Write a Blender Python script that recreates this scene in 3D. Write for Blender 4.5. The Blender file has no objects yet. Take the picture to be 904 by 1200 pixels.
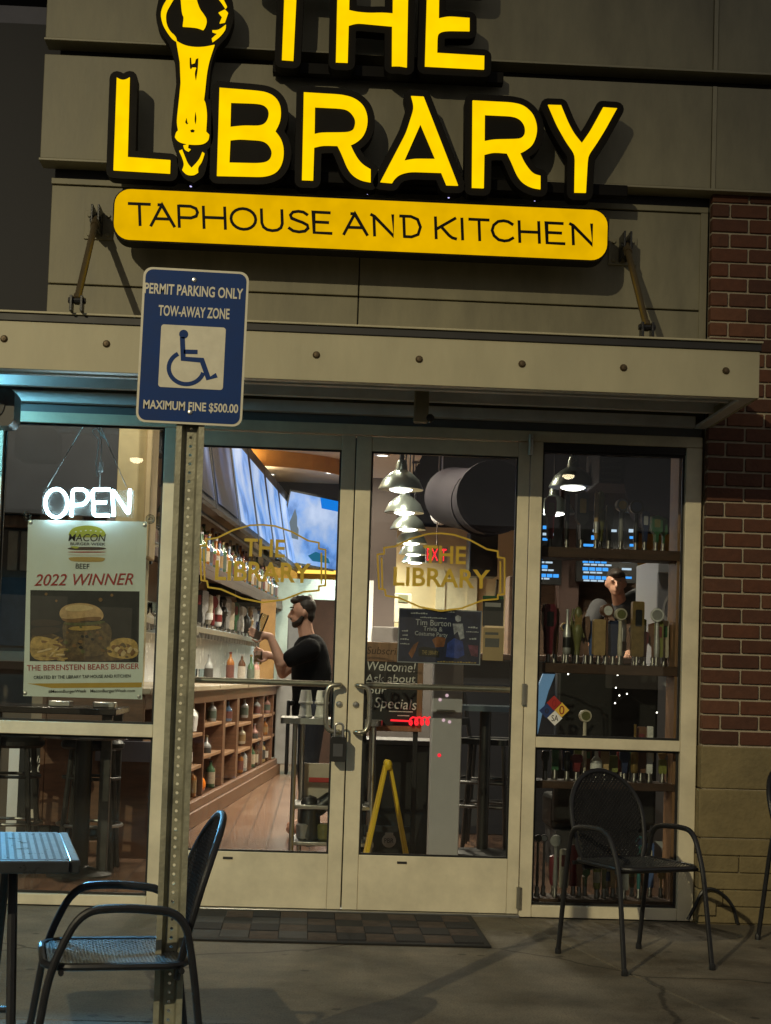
import bpy, bmesh, math, random
from mathutils import Vector, Matrix
from mathutils.geometry import tessellate_polygon
random.seed(7)
S = bpy.context.scene
COL = S.collection

# ---------------------------------------------------------------- camera
CAMZ = 1.235
YAW, PITCH, ROLL, CX, CY, FPX = 0.042593865, 0.056146275, 0.032113466, 450.129, 688.288, 1800.0
FW = Vector((math.sin(YAW)*math.cos(PITCH), math.cos(YAW)*math.cos(PITCH), math.sin(PITCH)))
R0 = Vector((math.cos(YAW), -math.sin(YAW), 0)); U0 = R0.cross(FW)
RT = R0*math.cos(ROLL) + U0*math.sin(ROLL); UP = U0*math.cos(ROLL) - R0*math.sin(ROLL)
CAM = Vector((0, -8, CAMZ))
cd = bpy.data.cameras.new("camera"); cam = bpy.data.objects.new("camera", cd); COL.objects.link(cam)
m = Matrix((RT, UP, -FW)).transposed().to_4x4(); m.translation = CAM; cam.matrix_world = m
cd.sensor_fit = 'VERTICAL'; cd.sensor_height = 36; cd.lens = FPX/1200*36
cd.shift_x = (452-CX)/1200; cd.shift_y = (CY-600)/1200
cd.clip_start = .05; cd.clip_end = 400
S.camera = cam

# ---------------------------------------------------------------- night sky, key light, exposure
W = bpy.data.worlds.new("World"); S.world = W; W.use_nodes = True
bg = W.node_tree.nodes['Background']
bg.inputs['Color'].default_value = (.50, .475, .44, 1); bg.inputs['Strength'].default_value = .36   # town glow in the night sky
KD = Vector((.40, 1, -.476))                                   # parking lot lamp, far off to the front left and high
kl = bpy.data.lights.new("parking_lot_lamp", 'SPOT'); kl.energy = 13500; kl.color = (1.0, .87, .55); kl.shadow_soft_size = .10
kl.spot_size = math.radians(22); kl.spot_blend = 1.0
ko = bpy.data.objects.new("parking_lot_lamp", kl); COL.objects.link(ko)
ko.location = Vector((-.9, 0, .75)) - KD*24; ko.rotation_euler = KD.to_track_quat('-Z', 'Y').to_euler()
S.view_settings.view_transform = 'Standard'; S.view_settings.look = 'None'
S.view_settings.exposure = 0; S.view_settings.gamma = 1
S.render.engine = 'CYCLES'
S.cycles.use_denoising = True; S.cycles.max_bounces = 8; S.cycles.transparent_max_bounces = 24
S.cycles.sample_clamp_indirect = 3; S.cycles.caustics_reflective = False; S.cycles.caustics_refractive = False

# ---------------------------------------------------------------- pixel helpers (photo pixels, 904 x 1200)
def ray(px, py): return FW + RT*((px-CX)/FPX) - UP*((py-CY)/FPX)
def P(px, py, Y=0.0):
    d = ray(px, py); t = (Y+8)/d.y; return CAM + d*t
def G(px, py, z=0.0):
    d = ray(px, py); t = (z-CAMZ)/d.z; return CAM + d*t
def PZ(px, py, z): return G(px, py, z)

# ---------------------------------------------------------------- materials
MATS = {}
def mat(name, col, rough=.6, metal=0., var=.12, scale=6., bump=.0, bscale=60., emit=None, estr=1., spec=None, coat=0., col2=None, stretch=None):
    if name in MATS: return MATS[name]
    m = bpy.data.materials.new(name); m.use_nodes = True; nt = m.node_tree; b = nt.nodes['Principled BSDF']
    c = tuple(col)+(1,); b.inputs['Base Color'].default_value = c
    b.inputs['Roughness'].default_value = rough; b.inputs['Metallic'].default_value = metal
    if spec is not None: b.inputs['Specular IOR Level'].default_value = spec
    if coat: b.inputs['Coat Weight'].default_value = coat; b.inputs['Coat Roughness'].default_value = .1
    if emit is not None:
        b.inputs['Emission Color'].default_value = tuple(emit)+(1,); b.inputs['Emission Strength'].default_value = estr
    if var or bump:
        tc = nt.nodes.new('ShaderNodeTexCoord'); mp = nt.nodes.new('ShaderNodeMapping')
        if stretch: mp.inputs['Scale'].default_value = stretch
        nt.links.new(tc.outputs['Object'], mp.inputs['Vector'])
    if var:
        n = nt.nodes.new('ShaderNodeTexNoise'); n.inputs['Scale'].default_value = scale; n.inputs['Detail'].default_value = 6; n.inputs['Roughness'].default_value = .65
        nt.links.new(mp.outputs[0], n.inputs['Vector'])
        r = nt.nodes.new('ShaderNodeValToRGB'); r.color_ramp.elements[0].position = .3; r.color_ramp.elements[1].position = .7
        if col2: e0, e1 = tuple(col)+(1,), tuple(col2)+(1,)
        else:
            e0 = tuple(max(0, x*(1-var)) for x in col)+(1,); e1 = tuple(min(1, x*(1+var)) for x in col)+(1,)
        r.color_ramp.elements[0].color = e0; r.color_ramp.elements[1].color = e1
        nt.links.new(n.outputs['Fac'], r.inputs[0]); nt.links.new(r.outputs[0], b.inputs['Base Color'])
        mr = nt.nodes.new('ShaderNodeMapRange'); mr.inputs['To Min'].default_value = max(.02, rough-.1); mr.inputs['To Max'].default_value = min(1, rough+.1)
        nt.links.new(n.outputs['Fac'], mr.inputs['Value']); nt.links.new(mr.outputs[0], b.inputs['Roughness'])
    if bump:
        n2 = nt.nodes.new('ShaderNodeTexNoise'); n2.inputs['Scale'].default_value = bscale; n2.inputs['Detail'].default_value = 4
        nt.links.new(mp.outputs[0], n2.inputs['Vector'])
        bp = nt.nodes.new('ShaderNodeBump'); bp.inputs['Strength'].default_value = bump; bp.inputs['Distance'].default_value = .01
        nt.links.new(n2.outputs['Fac'], bp.inputs['Height']); nt.links.new(bp.outputs[0], b.inputs['Normal'])
    MATS[name] = m; return m
def glow(name, col, st, uneven=0.):
    if name in MATS: return MATS[name]
    m = bpy.data.materials.new(name); m.use_nodes = True; nt = m.node_tree; nt.nodes.clear()
    o = nt.nodes.new('ShaderNodeOutputMaterial'); e = nt.nodes.new('ShaderNodeEmission')
    e.inputs[0].default_value = tuple(col)+(1,); e.inputs[1].default_value = st; nt.links.new(e.outputs[0], o.inputs[0])
    if uneven:
        tc = nt.nodes.new('ShaderNodeTexCoord'); n = nt.nodes.new('ShaderNodeTexNoise'); n.inputs['Scale'].default_value = 9; n.inputs['Detail'].default_value = 2; nt.links.new(tc.outputs['Object'], n.inputs['Vector'])
        mr = nt.nodes.new('ShaderNodeMapRange'); mr.inputs['From Min'].default_value = .3; mr.inputs['From Max'].default_value = .7; mr.inputs['To Min'].default_value = st*(1-uneven); mr.inputs['To Max'].default_value = st*(1+uneven); nt.links.new(n.outputs['Fac'], mr.inputs['Value']); nt.links.new(mr.outputs[0], e.inputs[1])
    MATS[name] = m; return m
def glass(name, tint=(1,1,1), ior=1.45, rough=0.0, refl=1.0, dust_haze=0.0):
    if name in MATS: return MATS[name]
    m = bpy.data.materials.new(name); m.use_nodes = True; nt = m.node_tree; nt.nodes.clear()
    o = nt.nodes.new('ShaderNodeOutputMaterial'); t = nt.nodes.new('ShaderNodeBsdfTransparent'); g = nt.nodes.new('ShaderNodeBsdfGlossy')
    t.inputs[0].default_value = tuple(tint)+(1,); g.inputs['Roughness'].default_value = rough
    f = nt.nodes.new('ShaderNodeFresnel'); f.inputs['IOR'].default_value = ior
    x = nt.nodes.new('ShaderNodeMixShader')
    mu = nt.nodes.new('ShaderNodeMath'); mu.operation = 'MULTIPLY'; mu.inputs[1].default_value = refl; nt.links.new(f.outputs[0], mu.inputs[0])
    nt.links.new(mu.outputs[0], x.inputs[0]); nt.links.new(t.outputs[0], x.inputs[1]); nt.links.new(g.outputs[0], x.inputs[2]); d = nt.nodes.new('ShaderNodeBsdfDiffuse'); d.inputs[0].default_value = (.6,.6,.58,1); y = nt.nodes.new('ShaderNodeMixShader')
    nz = nt.nodes.new('ShaderNodeTexNoise'); nz.inputs['Scale'].default_value = 5; nz.inputs['Detail'].default_value = 6; tc = nt.nodes.new('ShaderNodeTexCoord'); nt.links.new(tc.outputs['Object'], nz.inputs['Vector'])
    mr = nt.nodes.new('ShaderNodeMapRange'); mr.inputs['From Min'].default_value = .35; mr.inputs['From Max'].default_value = .75; mr.inputs['To Min'].default_value = 0; mr.inputs['To Max'].default_value = dust_haze; nt.links.new(nz.outputs['Fac'], mr.inputs['Value'])
    nt.links.new(mr.outputs[0], y.inputs[0]); nt.links.new(x.outputs[0], y.inputs[1]); nt.links.new(d.outputs[0], y.inputs[2]); nt.links.new(y.outputs[0], o.inputs[0])
    MATS[name] = m; return m

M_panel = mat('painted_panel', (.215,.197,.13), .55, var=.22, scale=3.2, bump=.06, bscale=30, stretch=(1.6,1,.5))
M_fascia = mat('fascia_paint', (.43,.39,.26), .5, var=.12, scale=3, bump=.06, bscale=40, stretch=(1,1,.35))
M_frame = mat('bronze_clear_frame', (.74,.67,.49), .45, metal=.05, var=.14, scale=5, bump=.03, bscale=80)
M_dark = mat('dark_trim', (.02,.018,.018), .5, var=.2)
M_soffit = mat('soffit_metal', (.74,.73,.71), .45, metal=.2, var=.15, scale=4)
M_blackm = mat('black_powder_coat', (.012,.012,.014), .38, var=.25, scale=20, bump=.15, bscale=300)
M_steel = mat('brushed_steel', (.50,.50,.48), .32, metal=1., var=.03, scale=12)
M_fer = mat('ferrule_steel', (.22,.21,.20), .42, metal=1., var=.1)
M_black = mat('black_plastic', (.012,.012,.012), .4, var=.2)
M_sign_y = glow('sign_yellow_letters', (1.0,.64,.0), 1.05, .07)
M_plate_y = glow('sign_yellow_plate', (1.0,.56,.0), .74, .08)
M_signblk = mat('sign_black', (.004,.003,.002), .6, var=.1, spec=.15)
M_concrete = mat('concrete', (.165,.138,.095), .75, var=.5, scale=2.3, bump=.5, bscale=70)
def weather(m):
    nt = m.node_tree; b = nt.nodes['Principled BSDF']; src = b.inputs['Base Color'].links[0].from_socket
    tc = nt.nodes.new('ShaderNodeTexCoord')
    def mul(sock, fac_sock, dark):
        x = nt.nodes.new('ShaderNodeMixRGB'); x.blend_type = 'MULTIPLY'; nt.links.new(fac_sock, x.inputs[0]); nt.links.new(sock, x.inputs[1]); x.inputs[2].default_value = dark; return x.outputs[0]
    def step(sock, a, b_, inv=False):
        r = nt.nodes.new('ShaderNodeMapRange'); r.inputs['From Min'].default_value = a; r.inputs['From Max'].default_value = b_; r.inputs['To Min'].default_value = 1 if inv else 0; r.inputs['To Max'].default_value = 0 if inv else 1; nt.links.new(sock, r.inputs['Value']); return r.outputs[0]
    v = nt.nodes.new('ShaderNodeTexVoronoi'); v.inputs['Scale'].default_value = 4.2; v.inputs['Randomness'].default_value = 1; nt.links.new(tc.outputs['Object'], v.inputs['Vector'])
    s1 = mul(src, step(v.outputs['Distance'], .07, .10, True), (.45,.43,.42,1))
    n = nt.nodes.new('ShaderNodeTexNoise'); n.inputs['Scale'].default_value = .9; n.inputs['Detail'].default_value = 7; n.inputs['Roughness'].default_value = .7; nt.links.new(tc.outputs['Object'], n.inputs['Vector'])
    s2 = mul(s1, step(n.outputs['Fac'], .50, .66), (.55,.50,.44,1))
    n3 = nt.nodes.new('ShaderNodeTexNoise'); n3.inputs['Scale'].default_value = 1.3; n3.inputs['Detail'].default_value = 5
    mp = nt.nodes.new('ShaderNodeMixRGB'); mp.inputs[0].default_value = .25; nt.links.new(tc.outputs['Object'], n3.inputs['Vector']); nt.links.new(tc.outputs['Object'], mp.inputs[1]); nt.links.new(n3.outputs['Color'], mp.inputs[2])
    c = nt.nodes.new('ShaderNodeTexVoronoi'); c.feature = 'DISTANCE_TO_EDGE'; c.inputs['Scale'].default_value = .55; nt.links.new(mp.outputs[0], c.inputs['Vector'])
    s3 = mul(s2, step(c.outputs['Distance'], .002, .006, True), (.4,.38,.36,1))
    n4 = nt.nodes.new('ShaderNodeTexNoise'); n4.inputs['Scale'].default_value = 140; n4.inputs['Detail'].default_value = 2; nt.links.new(tc.outputs['Object'], n4.inputs['Vector'])
    s4 = mul(s3, step(n4.outputs['Fac'], .52, .68), (.55,.55,.55,1))
    nt.links.new(s4, b.inputs['Base Color'])
weather(M_concrete)
M_stone = mat('stone_block', (.21,.165,.08), .85, var=.22, scale=7, bump=.5, bscale=50)
M_mortar = mat('mortar', (.44,.38,.28), .95, var=.15, scale=30, bump=.3, bscale=120)
M_wood = mat('bar_wood', (.13,.06,.03), .45, var=.35, scale=5, stretch=(1,1,6), bump=.08, bscale=60)
M_woodl = mat('light_wood', (.26,.14,.07), .5, var=.3, scale=6, stretch=(8,1,1), bump=.05)
M_woodd = mat('dark_shelf_wood', (.06,.028,.014), .5, var=.35, scale=7, stretch=(1,6,6), bump=.08)
M_beige = mat('beige_paint', (.64,.48,.25), .8, var=.08, scale=2)
M_ochre = mat('ochre_paint', (.48,.28,.05), .8, var=.08, scale=2)
M_char = mat('charcoal_paint', (.03,.03,.034), .8, var=.15, scale=3)
M_navy = mat('navy_wall', (.004,.0042,.005), .9, var=.3, scale=4, spec=.05)
M_tilew = mat('white_tile', (.62,.64,.66), .25, var=.05)
M_duct = mat('duct_metal', (.022,.019,.026), .8, metal=0., spec=.15, var=.2, scale=3)
M_glass = glass('window_glass', (.93,.95,.94), dust_haze=.006)
M_gold = mat('gold_vinyl', (.62,.42,.04), .4, var=.1)
M_white = mat('white_paint', (.78,.78,.76), .5, var=.05)
M_chalk = mat('chalk', (.75,.75,.72), .9, var=.2, scale=80)
M_board = mat('chalkboard', (.018,.018,.019), .7, var=.3, scale=8)
M_paper = mat('paper', (.72,.70,.62), .8, var=.05)
M_yel = mat('yellow_plastic', (.75,.52,.02), .4, var=.1)
M_skin = mat('skin', (.50,.27,.18), .55, var=.1, scale=15)
M_hair = mat('dark_hair', (.018,.011,.007), .6, var=.4, scale=60, bump=.4, bscale=120)
M_bshirt = mat('black_shirt', (.005,.005,.006), .9, var=.25, scale=10, bump=.8, bscale=9, spec=.1)
M_jeans = mat('dark_trousers', (.015,.017,.024), .85, var=.25, scale=20)
M_ink = mat('black_ink', (.02,.017,.015), .6, var=.1)
M_red = mat('red_ink', (.42,.04,.035), .6, var=.1)

# ---------------------------------------------------------------- mesh building
class MB:
    def __init__(s): s.v = []; s.f = []; s.mi = []; s.sm = []
    def add(s, vs, fs, mi=0, smooth=False):
        o = len(s.v); s.v += [Vector(v) for v in vs]
        for f in fs: s.f.append(tuple(i+o for i in f)); s.mi.append(mi); s.sm.append(smooth)
        return s
    def hexa(s, c, mi=0):   # 8 corners: bottom 4 ccw, top 4 ccw
        return s.add(c, [(3,2,1,0),(4,5,6,7),(0,1,5,4),(1,2,6,5),(2,3,7,6),(3,0,4,7)], mi)
    def box(s, x0, x1, y0, y1, z0, z1, mi=0):
        return s.hexa([(x0,y0,z0),(x1,y0,z0),(x1,y1,z0),(x0,y1,z0),(x0,y0,z1),(x1,y0,z1),(x1,y1,z1),(x0,y1,z1)], mi)
    def tube(s, pts, r, n=10, mi=0, caps=True, closed=False, ph=0., smooth=True):
        pts = [Vector(p) for p in pts]; rs = r if isinstance(r, (list, tuple)) else [r]*len(pts)
        rings = []; N = len(pts); prev = None
        for i, p in enumerate(pts):
            a = pts[i-1] if i > 0 else (pts[-1] if closed else p); b = pts[(i+1) % N] if (i < N-1 or closed) else p
            t = (b-a).normalized()
            if prev is None:
                ref = Vector((0,0,1)) if abs(t.z) < .9 else Vector((1,0,0)); x = t.cross(ref).normalized()
            else: x = (prev - t*prev.dot(t)).normalized()
            prev = x; y = t.cross(x)
            rings.append([p + (x*math.cos(2*math.pi*k/n+ph) + y*math.sin(2*math.pi*k/n+ph))*rs[i] for k in range(n)])
        vs = [v for q in rings for v in q]; fs = []
        for i in range(N if closed else N-1):
            j = (i+1) % N
            for k in range(n): fs.append((i*n+k, i*n+(k+1)%n, j*n+(k+1)%n, j*n+k))
        if caps and not closed: fs += [tuple(range(n-1,-1,-1)), tuple((N-1)*n+k for k in range(n))]
        return s.add(vs, fs, mi, smooth)
    def lathe(s, prof, c=(0,0,0), n=16, mi=0, axis='Z'):
        vs = []; c = Vector(c)
        for r, z in prof:
            for k in range(n):
                a = 2*math.pi*k/n
                q = Vector((r*math.cos(a), r*math.sin(a), z))
                if axis == 'Y': q = Vector((q.x, q.z, q.y))
                if axis == 'X': q = Vector((q.z, q.x, q.y))
                vs.append(c+q)
        fs = [(i*n+k, i*n+(k+1)%n, (i+1)*n+(k+1)%n, (i+1)*n+k) for i in range(len(prof)-1) for k in range(n)]
        if prof[0][0] > 1e-5: fs.append(tuple(range(n-1,-1,-1)))
        if prof[-1][0] > 1e-5: fs.append(tuple((len(prof)-1)*n+k for k in range(n)))
        return s.add(vs, fs, mi, True)
    def sphere(s, c, r, n=14, mi=0):
        rx, ry, rz = r if isinstance(r, (tuple, list)) else (r, r, r)
        vs = [(c[0], c[1], c[2]-rz)]; m2 = n//2
        for i in range(1, m2):
            t = -math.pi/2 + math.pi*i/m2
            for k in range(n): a = 2*math.pi*k/n; vs.append((c[0]+rx*math.cos(t)*math.cos(a), c[1]+ry*math.cos(t)*math.sin(a), c[2]+rz*math.sin(t)))
        vs.append((c[0], c[1], c[2]+rz)); fs = []
        for k in range(n): fs.append((0, 1+(k+1)%n, 1+k)); fs.append((len(vs)-1, 1+(m2-2)*n+k, 1+(m2-2)*n+(k+1)%n))
        for i in range(m2-2):
            for k in range(n): fs.append((1+i*n+k, 1+i*n+(k+1)%n, 1+(i+1)*n+(k+1)%n, 1+(i+1)*n+k))
        return s.add(vs, fs, mi, True)
    def prism(s, loops, fn, w0, w1, mi=0, side=None):   # loops of (u,v): outer then holes; fn(u,v,w)->world
        flat = [p for l in loops for p in l]
        tri = tessellate_polygon([[Vector((p[0], p[1], 0)) for p in l] for l in loops])
        n = len(flat); vs = [fn(p[0], p[1], w0) for p in flat] + [fn(p[0], p[1], w1) for p in flat]
        s.add(vs, [tuple(t) for t in tri] + [tuple(n+i for i in reversed(t)) for t in tri], mi)
        o = 0; fs = []
        for l in loops:
            k = len(l)
            for i in range(k): fs.append((o+i, o+(i+1)%k, n+o+(i+1)%k, n+o+i))
            o += k
        return s.add(vs, fs, mi if side is None else side)
    def raw(s, data, fn, mi=0):
        vs, fs = data; return s.add([fn(*v) for v in vs], fs, mi)
    def text(s, txt, a, b, h, nrm=(0,-1,0), depth=.002, mi=0, shear=0., lift=0., bold=0.):
        # baseline from a to b (world), cap height h, standing up, facing nrm
        a = Vector(a); b = Vector(b); u = (b-a); L = u.length; u.normalize(); nrm = Vector(nrm).normalized(); v = nrm.cross(u).normalized()
        vs, fs = text_mesh(txt, shear, bold)
        if not vs: return s
        x0 = min(q[0] for q in vs); x1 = max(q[0] for q in vs)
        sx = L/(x1-x0); sy = h/CAP
        return s.add([a + u*((q[0]-x0)*sx) + v*(q[1]*sy) + nrm*(lift + q[2]*depth) for q in vs], fs, mi)
    def build(s, name, mats, parent=None, bevel=0., seg=2, loc=None, smooth_angle=35):
        me = bpy.data.meshes.new(name)
        off = world_off(parent) if parent is not None else (Vector(loc) if loc is not None else Vector((0,0,0)))
        me.from_pydata([tuple(v-off) for v in s.v], [], s.f)
        if not isinstance(mats, (list, tuple)): mats = [mats]
        for mm in mats: me.materials.append(mm)
        me.polygons.foreach_set('material_index', s.mi); me.polygons.foreach_set('use_smooth', s.sm)
        bm = bmesh.new(); bm.from_mesh(me); bmesh.ops.recalc_face_normals(bm, faces=bm.faces); bm.to_mesh(me); bm.free()
        try: me.set_sharp_from_angle(angle=math.radians(smooth_angle))
        except Exception: pass
        me.update()
        o = bpy.data.objects.new(name, me); COL.objects.link(o)
        if parent is not None: o.parent = parent
        elif loc is not None: o.location = loc
        if bevel:
            bv = o.modifiers.new('bevel', 'BEVEL'); bv.width = bevel; bv.segments = seg; bv.limit_method = 'ANGLE'; bv.angle_limit = math.radians(40)
        return o
def world_off(o):
    v = Vector((0,0,0))
    while o is not None: v += Vector(o.location); o = o.parent
    return v
_tm = {}
def text_mesh(txt, shear=0., bold=0.):
    k = (txt, shear, bold)
    if k in _tm: return _tm[k]
    cu = bpy.data.curves.new('t', 'FONT'); cu.body = txt; cu.size = 1; cu.extrude = .5; cu.shear = shear; cu.offset = bold; cu.resolution_u = 4
    o = bpy.data.objects.new('t', cu); COL.objects.link(o); bpy.context.view_layer.update()
    me = o.evaluated_get(bpy.context.evaluated_depsgraph_get()).to_mesh()
    d = ([tuple(v.co) for v in me.vertices], [tuple(p.vertices) for p in me.polygons])
    bpy.data.objects.remove(o); bpy.data.curves.remove(cu)
    _tm[k] = d; return d
CAP = max(v[1] for v in text_mesh('H')[0])
def tag(o, label=None, cat=None, group=None, kind=None):
    if label: o['label'] = label
    if cat: o['category'] = cat
    if group: o['group'] = group
    if kind: o['kind'] = kind
    return o
def thing(name, label, cat, loc=(0,0,0), group=None):
    o = bpy.data.objects.new(name, None); COL.objects.link(o); o.location = loc; o.empty_display_size = .1
    return tag(o, label, cat, group)
def struct(o): o['kind'] = 'structure'; return o
def XZ(Y0): return lambda u, v, w: (u, Y0+w, v)
def rrect(x0, x1, z0, z1, r, n=5):
    pts = []
    for cx, cz, a0 in ((x1-r, z1-r, 0), (x0+r, z1-r, 90), (x0+r, z0+r, 180), (x1-r, z0+r, 270)):
        for i in range(n+1):
            a = math.radians(a0+90*i/n); pts.append((cx+r*math.cos(a), cz+r*math.sin(a)))
    return pts
def circ(cx, cz, r, n=20): return [(cx+r*math.cos(2*math.pi*i/n), cz+r*math.sin(2*math.pi*i/n)) for i in range(n)]
def area(p): return sum(p[i][0]*p[(i+1)%len(p)][1]-p[(i+1)%len(p)][0]*p[i][1] for i in range(len(p)))/2
def offset(p, d):
    if area(p) < 0: p = list(reversed(p))
    q = []; n = len(p)
    for i in range(n):
        a, b, c = Vector(p[i-1]).to_2d(), Vector(p[i]).to_2d(), Vector(p[(i+1)%n]).to_2d()
        e1 = (b-a).normalized(); e2 = (c-b).normalized(); n1 = Vector((e1.y, -e1.x)); n2 = Vector((e2.y, -e2.x))
        cr = e1.x*e2.y-e1.y*e2.x
        if cr > .35:
            a1 = math.atan2(n1.y, n1.x); da = math.atan2(n2.y, n2.x)-a1
            while da < 0: da += 2*math.pi
            for k in range(5): q.append((b.x+d*math.cos(a1+da*k/4), b.y+d*math.sin(a1+da*k/4)))
        else:
            h = n1+n2; h = h/max(.3, h.dot(h))*2
            q.append((b.x+h.x*d, b.y+h.y*d))
    return q
def smooth_path(pts, r=.05, n=5):   # polyline with rounded corners
    pts = [Vector(p) for p in pts]; out = [pts[0]]
    for i in range(1, len(pts)-1):
        a, b, c = pts[i-1], pts[i], pts[i+1]
        d1 = min(r, (a-b).length*.45); d2 = min(r, (c-b).length*.45)
        s = b+(a-b).normalized()*d1; e = b+(c-b).normalized()*d2
        for k in range(n+1): t = k/n; out.append(s*(1-t)**2 + b*2*t*(1-t) + e*t*t)
    out.append(pts[-1]); return out
def soften(pts, n=2, lim=48):
    for _ in range(n):
        out = []; N = len(pts)
        for i in range(N):
            a, b, c = Vector(pts[i-1]), Vector(pts[i]), Vector(pts[(i+1) % N]); d1, d2 = b-a, c-b
            t = abs(math.degrees(math.atan2(d1.x*d2.y-d1.y*d2.x, d1.dot(d2))))
            if t > lim or t < 1.5: out.append(tuple(b))
            else: out += [tuple(b-d1*min(.25, 14/max(1e-6,d1.length))), tuple(b+d2*min(.25, 14/max(1e-6,d2.length)))]
        pts = out
    return pts
def px_poly(pts, Y, ox=0, oy=0, sc=1.):
    pts = soften(pts)
    return [(lambda q: (q.x, q.z))(P(ox+x/sc, oy+y/sc, Y)) for x, y in pts]

# ================================================================ GROUND
b = MB(); b.box(-60, 60, -60, 60, -.3, -.012); ground = struct(b.build('ground', mat('asphalt', (.05,.05,.05), .9, var=.3, scale=8, bump=.4)))
# pavement: slabs between tooled joints, one sheet
b = MB()
jx = [-9.0, -3.0, G(602,1082).x, 4.5, 9]; jy = [-6.2, -2.55, -.02]
def joint_x(x, y): return x if x != jx[2] else x + (y+.02)*0.23*-1
for i in range(4):
    for j in range(2):
        x0a, x0b = joint_x(jx[i], jy[j]), joint_x(jx[i], jy[j+1]); x1a, x1b = joint_x(jx[i+1], jy[j]), joint_x(jx[i+1], jy[j+1]); g = .004
        b.hexa([(x0a+g,jy[j]+g,-.1),(x1a-g,jy[j]+g,-.1),(x1b-g,jy[j+1]-g,-.1),(x0b+g,jy[j+1]-g,-.1),(x0a+g,jy[j]+g,0),(x1a-g,jy[j]+g,0),(x1b-g,jy[j+1]-g,0),(x0b+g,jy[j+1]-g,0)])
struct(b.build('pavement', M_concrete, bevel=.006))

# ================================================================ FACADE
ZT1B = P(300, 372, 0).z
BX = 2.02   # left face of the brick pier
fac = thing('panel_facade', 'beige metal panel wall carrying the lit yellow sign above the canopy', 'wall', (0,0,2.8))
LX = P(57, 300, 0).x
z12 = P(48.3, 188, -.10).z; z23 = P(53, 47, -.10).z; z23b = P(53, 63, -.10).z
zr = lambda px, py, Y: P(px, py, Y).z
z1top = P(60, 209, 0).z
# tier 1 (recessed)
zj = P(100, 334, 0).z
b = MB()
xj = P(422, 300, 0).x
for (x0, x1) in ((LX, xj), (xj, BX-.012)):
    b.box(x0+.003, x1-.003, 0, .2, 2.62, zj-.004); b.box(x0+.003, x1-.003, 0, .2, zj+.004, z1top-.035)
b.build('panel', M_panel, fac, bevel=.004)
b = MB(); b.box(LX, BX-.012, -.012, .2, z1top-.03, z1top); b.box(BX-.05, BX-.012, -.01, .1, 2.6, z1top-.031); b.build('edge_trim', M_panel, fac, bevel=.002)
b = MB(); b.box(LX+.01, 6, .03, .25, 2.62, 7.0); b.build('backing_wall', M_dark, fac)
# tier 2, tier 3 (proud)
TX = P(50, 120, -.10).x; xj2 = P(837.5, 130, -.10).x
def tier(z0, z1):
    b = MB(); xs = [TX, xj2-.012, xj2+.012, 6]
    b.box(xs[0], xs[1], -.10, .028, z0+.014, z1); b.box(xs[2], xs[3], -.10, .028, z0+.014, z1)
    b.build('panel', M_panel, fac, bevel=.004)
    b = MB(); b.box(TX-.004, 6, -.112, .028, z0, z0+.012); b.box(xj2-.011, xj2+.011, -.108, .02, z0+.012, z1-.002)
    b.build('edge_trim', mat('trim_light', (.26,.24,.165), .5), fac, bevel=.002)
tier(z12, z23b-.0)
tier(z23, z23+1.05)
# dark wall set back at the far left
b = MB(); b.box(-9, TX-.01, .5, .8, 2.9, 7); tag(b.build('dark_wall', M_navy), 'dark navy wall set back beside the beige panels, above the canopy', 'wall')

# brick pier
pier = thing('brick_pier', 'red brick pier on tan stone blocks right of the entrance window', 'wall', (3,0,0))
zb0 = P(824, 873, -.05).z; CO = .0797; BL = .2032
b = MB(); b.box(BX+.004, 6, -.042, .25, zb0, 4.2); b.build('mortar', M_mortar, pier)
M_brick = bpy.data.materials.new('brick'); M_brick.use_nodes = True; nt = M_brick.node_tree; bs = nt.nodes['Principled BSDF']
at = nt.nodes.new('ShaderNodeAttribute'); at.attribute_name = 'tone'; rp = nt.nodes.new('ShaderNodeValToRGB')
cs = [(0,(.06,.024,.014,1)),(.35,(.125,.045,.022,1)),(.7,(.095,.038,.022,1)),(1,(.165,.068,.034,1))]
rp.color_ramp.elements[0].color = cs[0][1]; rp.color_ramp.elements[1].color = cs[3][1]
for p_, c_ in cs[1:3]: e = rp.color_ramp.elements.new(p_); e.color = c_
nz = nt.nodes.new('ShaderNodeTexNoise'); nz.inputs['Scale'].default_value = 28; nz.inputs['Detail'].default_value = 6
tcn = nt.nodes.new('ShaderNodeTexCoord'); nt.links.new(tcn.outputs['Object'], nz.inputs['Vector'])
mx = nt.nodes.new('ShaderNodeMixRGB'); mx.blend_type = 'MULTIPLY'; mx.inputs[0].default_value = .7; r2 = nt.nodes.new('ShaderNodeValToRGB'); r2.color_ramp.elements[0].color = (.45,.45,.5,1); r2.color_ramp.elements[1].color = (1.3,1.25,1.2,1)
nt.links.new(nz.outputs['Fac'], r2.inputs[0]); nt.links.new(at.outputs['Fac'], rp.inputs[0]); nt.links.new(rp.outputs[0], mx.inputs[1]); nt.links.new(r2.outputs[0], mx.inputs[2]); nt.links.new(mx.outputs[0], bs.inputs['Base Color'])
bp = nt.nodes.new('ShaderNodeBump'); bp.inputs['Strength'].default_value = .5; bp.inputs['Distance'].default_value = .01; nt.links.new(nz.outputs['Fac'], bp.inputs['Height']); nt.links.new(bp.outputs[0], bs.inputs['Normal'])
bs.inputs['Roughness'].default_value = .85
b = MB(); tones = []
row = 0; z = zb0+.006
while z < 4.15:
    x = BX + (0 if row % 2 == 0 else -BL/2)
    while x < 5.2:
        x0 = max(x, BX); x1 = x+BL-.012
        if x1-x0 > .03:
            j = random.uniform(-.0015, .0015); b.box(x0, x1, -.055+j, .0, z+random.uniform(-.0012,.0012), z+CO-.012+random.uniform(-.001,.001)); tones += [random.random()]*6
        x += BL
    z += CO; row += 1
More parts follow.
